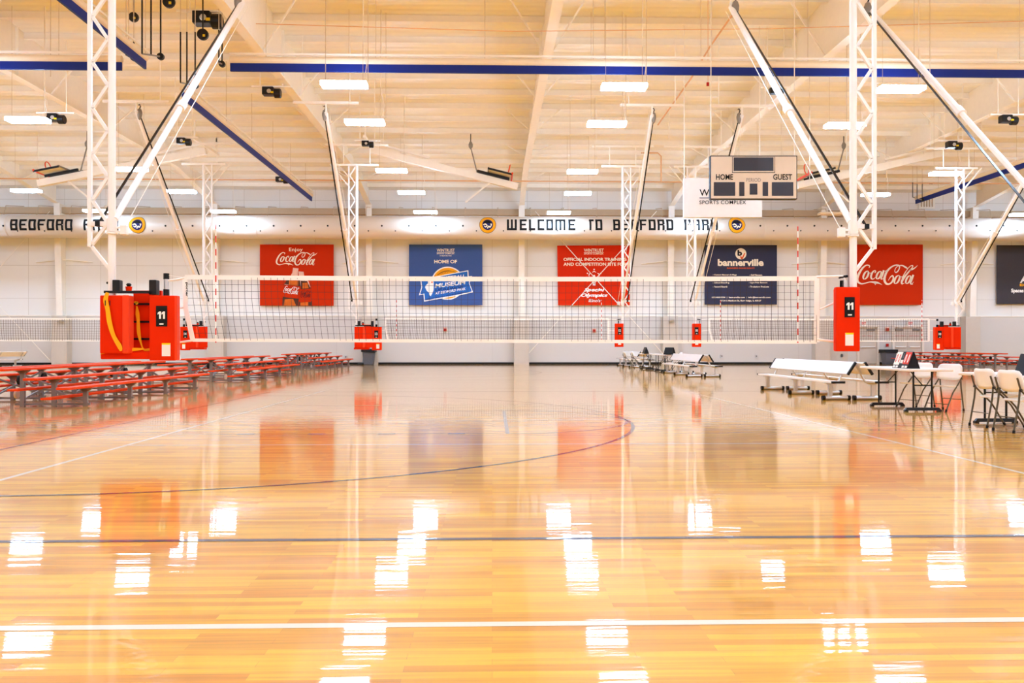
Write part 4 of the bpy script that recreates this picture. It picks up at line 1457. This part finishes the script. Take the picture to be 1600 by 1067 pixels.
dup(ch0, (6.62, 38.9, 0), 0, 'tiny distant white chair below pad 12, the left one of two')
dup(ch0, (6.85, 38.1, 0), 0, 'tiny distant white chair below pad 12, the right one of two')
dup(ch0, (7.9, 34.4, 0), PI, 'tiny distant white chair behind the far table, right of the flip boards')
dup(ch0, (7.75, 36.6, 0), PI, 'tiny distant white chair behind the farthest table')

# ------------------------------------------------------------------ flip scoreboards
def make_flip():
    """Local: stands on z = 0, face to -X, 0.5 long on Y."""
    r = thing('flip_scoreboard', (0, 0, 0), 'f', 'flip scoreboard', 'tabletop flip scoreboards')
    L_, Hh, Dp = .52, .29, .24
    def slab(xb, xt, t):
        return MB().hexa([(xb, 0, .0), (xb + t, 0, .0), (xb + t, L_, .0), (xb, L_, .0)], [(xt, 0, Hh), (xt + t, 0, Hh), (xt + t, L_, Hh), (xt, L_, Hh)])
    slab(0, .11, .006).build('front_board', 'black', r)
    slab(.22, .118, .006).build('rear_board', 'black', r)
    for ye in (.004, L_ - .004):
        MB().poly([(.004, ye, .001), (.222, ye, .001), (.12, ye, Hh)]).build('end_panel', 'black', r)
    up = Vector((.11, 0, Hh)).normalized()
    right = Vector((0, -1, 0))
    nrm = Vector((-Hh, 0, .11)).normalized()
    def card(u0, u1, v0, v1, m, nm, e=.004):
        o_ = Vector((0, L_, 0)) + nrm * e
        ln = math.hypot(.11, Hh)
        q_ = [o_ + right * (u * L_) + up * (v * ln) for u, v in ((u0, v0), (u1, v0), (u1, v1), (u0, v1))]
        return MB().hexa(q_, [p_ + nrm * .002 for p_ in q_]).build(nm, m, r)
    ln = math.hypot(.11, Hh)
    for u0, m_, dm in ((.02, 'white', 'flip_digit'), (.205, 'white', 'flip_digit'), (.60, 'flip_red', 'white'), (.795, 'flip_red', 'white')):
        c_ = card(u0, u0 + .18, .2 if m_ == 'white' else .25, .97, m_, 'score_card')
        mtext('0', Vector((0, L_, 0)) + nrm * .008 + right * ((u0 + .045) * L_) + up * (.33 * ln), right, up, .09 * L_, .52 * ln, dm, c_, .03, name='digit')
        card(u0 + .02, u0 + .16, .03, .16, 'paper', 'small_card')
    card(.45, .55, .62, .92, 'board_window', 'centre_card')
    card(.42, .58, .3, .5, 'paper', 'centre_card')
    return r
f0 = make_flip()
f0.location = (7.1, 13.62, .74)
f0['label'] = 'flip scoreboard with white and red cards reading 00 00 on the near table'
dup(f0, (7.3, 10.77, .74), PI, 'black edge of a flip scoreboard on the table at the right picture edge')
dup(f0, (7.28, 33.3, .74), PI + .5, 'small distant flip scoreboard with a red and white side, right of two')
dup(f0, (7.0, 36.3, .74), PI, 'small distant dark flip scoreboard, left of two')

# ------------------------------------------------------------------ bins
def bin_(px, pyb, hm, lab, Y, rim):
    p_ = P(px, pyb, Y)
    r = thing('trash_bin', (p_.x, Y, 0), lab, 'bin', 'grey bins by the far wall')
    g = MB()
    a, b = .26, .34
    g.hexa([(p_.x - a, Y - a, 0), (p_.x + a, Y - a, 0), (p_.x + a, Y + a, 0), (p_.x - a, Y + a, 0)], [(p_.x - b, Y - b, hm), (p_.x + b, Y - b, hm), (p_.x + b, Y + b, hm), (p_.x - b, Y + b, hm)])
    g.build('bin_body', 'bin', r, bevel=.03)
    b += .05
    MB().box(p_.x - b, p_.x + b, Y - b, Y + b, hm - .06, hm).build('rim', 'black', r, bevel=.02)
    g = MB()
    g.hexa([(p_.x - b, Y - b, hm - .16), (p_.x + b, Y - b, hm - .22), (p_.x + b, Y + b, hm - .16), (p_.x - b, Y + b, hm - .2)], [(p_.x - b + .01, Y - b + .01, hm - .05), (p_.x + b - .01, Y - b + .01, hm - .05), (p_.x + b - .01, Y + b - .01, hm - .05), (p_.x - b + .01, Y + b - .01, hm - .05)])
    g.build('bag_edge', 'black', r)
bin_(576.5, 570, .9, 'grey bin with black liner under the number 13 pads', 45.9, 1)
bin_(1388, 569, .86, 'grey bin with black liner between the doors', 46.2, 1)
r = thing('floor_stand', P(566, 569, 46.2), 'thin grey pole on a black foot left of the bin under pad 13', 'stand')
p_ = P(566, 569, 46.2)
MB().tube([(p_.x, 46.2, 0.05), (p_.x + .1, 46.2, .8)], .03, 8).build('pole', 'silver', r)
MB().lathe([(.3, 0), (.26, .08), (.06, .12)], (p_.x, 46.2, 0), 16).build('foot', 'black', r)

# ------------------------------------------------------------------ folded basketball backstops
def backstop(bx0, by0, px1, py1, Y, lab):
    """(bx0, by0) low free end of the folded mast, (px1, py1) its pivot, both in the plane at depth Y."""
    a, b = P(bx0, by0, Y), P(px1, py1, Y)
    r = thing('folded_backstop', (a + b) / 2, lab, 'basketball hoop', 'basketball backstops folded up under the roof')
    d = (b - a).normalized()
    s_ = 1 if d.x > 0 else -1
    up = Vector((-d.z * s_, 0, d.x * s_)) if True else None
    MB().bar(a, b, .3, .24, up=(0, 1, 0)).build('mast', 'steel', r)
    MB().bar(a + d * 1.2 + up * -.02, a - Vector((s_ * -1.6, 0, .9)) + d * .8, .07).build('strut', 'steel', r)
    MB().bar(a + d * 4.2 + up * .3, b + up * .35, .09).build('parallel_arm', 'steel', r)
    MB().bar(b + Vector((0, -1.6, .2)), b + Vector((0, 1.6, .2)), .12).build('pivot_beam', 'steel', r)
    for dy in (-1.4, 1.4):
        MB().bar(b + Vector((0, dy, .2)), Vector((b.x, b.y + dy, roof_z(b.y + dy) - .02)), .06).build('hanger', 'steel', r)
    # backboard: height along the mast, 1.83 m wide across
    c = a + d * .35 + up * .32
    W = 1.83
    o = c - Vector((0, W / 2, 0))
    def slab(s0, s1, w0, w1, t0, t1, m, nm, par):
        q0 = [o + d * s0 + Vector((0, w0, 0)), o + d * s1 + Vector((0, w0, 0)), o + d * s1 + Vector((0, w1, 0)), o + d * s0 + Vector((0, w1, 0))]
        return MB().hexa([v + up * t0 for v in q0], [v + up * t1 for v in q0]).build(nm, m, par)
    bb = slab(0, 1.1, 0, W, 0, .03, 'glass', 'backboard', r)
    slab(-.02, .05, -.03, W + .03, -.03, .06, 'rim_orange', 'edge_pad', bb)
    slab(0, 1.12, -.02, .03, -.06, .02, 'black', 'side_frame', bb)
    slab(0, 1.12, W - .03, W + .02, -.02, .04, 'silver', 'side_frame', bb)
    slab(1.08, 1.13, 0, W, -.02, .04, 'reel', 'top_frame', bb)
    slab(.2, .9, W / 2 - .3, W / 2 - .26, .03, .035, 'white', 'target_line', bb)
    slab(.2, .9, W / 2 + .26, W / 2 + .3, .03, .035, 'white', 'target_line', bb)
    slab(.1, 1.6, W / 2 - .25, W / 2 - .18, -.16, -.05, 'black', 'mount', bb)
    slab(.1, 1.6, W / 2 + .18, W / 2 + .25, -.16, -.05, 'black', 'mount', bb)
    rc = o + d * .22 + Vector((0, W / 2, 0)) + up * .33
    pts = [rc + up * (.23 * math.cos(t * PI / 12)) + Vector((0, .23 * math.sin(t * PI / 12), 0)) for t in range(25)]
    MB().tube(pts, .024, 6).build('rim', 'rim_orange', r)
    # cable reel above
    rr = a + d * 2.2 + Vector((0, 0, 1.35))
    rl = MB().lathe([(.02, -.18), (.09, -.08), (.1, .04), (.05, .16)], rr, 12).build('cable_reel', 'reel', r, smooth=True)
    MB().tube([rr + Vector((0, 0, -.1)), a + d * 1.9 + up * .1], .03, 6).build('reel_strap', 'reel', rl)
    MB().tube([rr + Vector((0, 0, .1)), Vector((rr.x, rr.y, roof_z(rr.y) - .02))], .02, 6).build('reel_hook', 'black', rl)
    return r
backstop(60, 287, 322, 236, 36.6, 'folded basketball backstop with orange rim at upper left, above BEDFORD PARK')
backstop(809, 292, 578, 234, 36.6, 'folded basketball backstop just left of the centre beam')
backstop(1246, 290, 1470, 240, 36.6, 'folded basketball backstop right of the scoreboard')

# ------------------------------------------------------------------ hoist motors
def hoist(px, py, Y, sc, lab, yellow=True):
    c = P(px, py, Y)
    r = thing('hoist_motor', c, lab, 'hoist motor', 'black hoist motors under the roof')
    s_ = sc
    MB().box(c.x - .3 * s_, c.x + .1 * s_, c.y - .15 * s_, c.y + .15 * s_, c.z - .12 * s_, c.z + .16 * s_).build('motor_body', 'black_metal', r, bevel=.02)
    MB().lathe([(.14 * s_, -.12 * s_), (.17 * s_, -.1 * s_), (.17 * s_, .1 * s_), (.14 * s_, .12 * s_)], (c.x + .22 * s_, c.y, c.z - .04 * s_), 16, 'x').build('drum', 'black_metal', r)
    MB().lathe([(.06 * s_, 0), (.08 * s_, .02)], (c.x - .05 * s_, c.y - .17 * s_, c.z), 12, 'y').build('gear_cover', 'silver', r)
    if yellow:
        MB().box(c.x + .02 * s_, c.x + .12 * s_, c.y - .18 * s_, c.y - .15 * s_, c.z - .08 * s_, c.z - .02 * s_).build('warning_tag', 'hoist_yellow', r)
    g = MB().box(c.x - .7 * s_, c.x + .7 * s_, c.y - .04, c.y + .04, c.z + .17 * s_, c.z + .22 * s_)
    for dx in (-.4, .4):
        g.bar((c.x + dx * s_, c.y, c.z + .2 * s_), (c.x + dx * s_, c.y, roof_z(c.y) - .02), .025)
    g.build('mounting_bar', 'steel', r)
hoist(324, 31, 23.5, 1.25, 'large black hoist motor at top, left of the white brace')
hoist(424, 144, 27.5, .95, 'black hoist motor below the blue curtain, left of the two left lamps')
hoist(87, 185, 27.5, .9, 'black hoist motor beside the glowing lamp at far left')
hoist(1212, 143, 26.5, .7, 'small hoist motor under the curtain, above the scoreboard', False)
hoist(1575, 187, 27.5, .9, 'black hoist motor near the right picture edge')
hoist(287, 221, 31, .8, 'small dark hoist motor just right of the leaning white brace at left')
hoist(574, 225, 31, .7, 'small dark hoist motor under the second lamp left of centre', False)
hoist(1490, 227, 31, .9, 'dark hoist motor behind the crossing braces at upper right')
hoist(440, 281, 40, .9, 'small dark hoist motor near the end of the left diagonal curtain')
hoist(1450, 283, 44.2, .8, 'small dark hoist motor above the right diagonal curtain end')

def wheel(px, py, Y, rr, lab):
    c = P(px, py, Y)
    r = thing('cable_pulley', c, lab, 'pulley', 'black cable pulleys')
    MB().lathe([(rr * .6, -.05), (rr, -.04), (rr, .04), (rr * .6, .05)], c, 20, 'y').build('wheel', 'black_metal', r)
    MB().box(c.x + rr * .1, c.x + rr * .5, c.y - .07, c.y - .05, c.z - rr * .5, c.z - rr * .1).build('warning_tag', 'hoist_yellow', r)
    MB().bar((c.x, c.y, c.z + rr), (c.x, c.y, roof_z(c.y) - .02), .03).build('hanger', 'black_metal', r)
wheel(317, 54, 23.2, .16, 'black pulley with yellow mark above the left curtain gap')
wheel(264, 3, 22.8, .17, 'black pulley with yellow mark cut by the top picture edge')
wheel(209, 27, 23.6, .14, 'black pulley just right of the near left pole top')

def uframe(pts_px, Y, lab, yd=.35):
    """Hanging rods with a bottom bar that guide a curtain's end; pts: (x, y_top) list, and bottom row."""
    (xs, ytop, ybot) = pts_px
    c = P(xs[0], ybot, Y)
    r = thing('curtain_guide', c, lab, 'curtain guide', 'black rod guides at the curtain ends')
    ends = []
    for i, x in enumerate(xs):
        yy = Y + yd * i
        a, b = P(x, ytop, yy), P(x, ybot + i * 2.2, yy)
        a.x = b.x
        MB().tube([a, b], .02, 6).build('rod', 'black_metal', r)
        MB().tube([a, (a.x, a.y, roof_z(a.y) - .02)], .012, 5).build('hanger_wire', 'cable', r)
        ends.append(b)
    MB().tube(ends, .022, 6).build('bottom_bar', 'reel', r)
    e = ends[-1]
    MB().lathe([(.05, -.05), (.09, -.04), (.09, .04), (.05, .05)], e, 14, 'y').build('end_wheel', 'black_metal', r)
uframe(((282, 292, 305), 50, 129), 22.2, 'thin black rod guide hanging at the left curtain gap, right one')
uframe(((197, 201, 209), 62, 86), 22.4, 'short black rod guide behind the near left pole')
uframe(((342, 347), 47, 98), 22.6, 'black rod guide at the left end of the long cross curtain')
uframe(((222, 236, 251), 0, 84), 20.4, 'tall black rod guide hanging from the top edge at left')
uframe(((1426, 1433, 1441), 285, 308), 41.5, 'small black rod guide at the end of the right diagonal curtain')

# ------------------------------------------------------------------ pipes and wires along the ceiling
def pipe(pts, r_, m, name, lab, cat):
    tag(MB().tube(pts, r_, 8).build(name, m), lab, cat)
zp = P(800, 283, 41.6).z
pipe([(XL, 41.6, zp), (XR, 41.6, zp)], .035, 'pipe', 'sprinkler_pipe', 'thin tan sprinkler pipe running level across the far end of the ceiling', 'pipe')
pipe([P(400, 37, 22), P(800, 49, 22), P(1200, 45, 22), P(1600, 33, 22)], .012, 'pipe', 'ceiling_wire', 'thin sagging wire near the top of the picture', 'wire')
pipe([P(1143, 25, 24), P(1110, 72, 26), P(1080, 122, 28.5), P(1028, 195, 32)], .03, 'pipe', 'gas_pipe', 'thin brown pipe slanting down left of the leaning right brace', 'pipe')
pipe([P(1002, 239, 39.2), P(1028, 239, 39.2), P(1033, 244, 39.2), P(1033, 283, 39.2), P(1033, 283, 41.5)], .035, 'pipe', 'sprinkler_drop', 'brown bent pipe above the word BEDFORD on the duct', 'pipe')
r = thing('pull_tag', P(1106, 134, 23.5), 'small red tag hanging on a cord just under the blue curtain', 'tag')
MB().prect(1104.4, 128.5, 1108, 134, 23.5, .05).build('red_tag', 'fire_red', r)
MB().tube([P(1106.2, 129, 23.52), (PX(1106.2, 23.52), 23.52, roof_z(23.52))], .01, 5).build('cord', 'pipe', r)
random.seed(3)
for i, (px, pt, pb, Y) in enumerate(((505.5, 0, 132, 21.6), (572, 0, 130, 21.7), (600, 45, 185, 25.4), (942, 20, 95, 23.6), (1007, 0, 130, 21.7), (975, 50, 190, 25.4), (1320, 0, 250, 24), (1262, 120, 280, 26), (1109, 0, 95, 22.4), (76, 60, 120, 24), (1450, 0, 132, 21.7))):
    a, b = P(px + 3, pt, Y + .45), P(px + 3, pb, Y + .45)
    Y += .45
    tag(MB().tube([(b.x, Y, b.z), (b.x, Y, roof_z(Y))], .01, 5).build('support_cable', 'cable'), 'thin vertical support cable hanging from the roof', 'cable', 'thin vertical support cables')
# louvre over the duct at right
r = thing('wall_louvre', P(1452, 325, 46.9), 'slatted wall louvre above the duct behind the right curtain end', 'louvre')
MB().prect(1436, 306, 1461, 326, 46.9, .08).build('frame', 'steel', r)
for k in range(5):
    MB().prect(1439.5 + k * 4.2, 309, 1441 + k * 4.2, 323, 46.86, .05).build('slat', 'ledge', r)
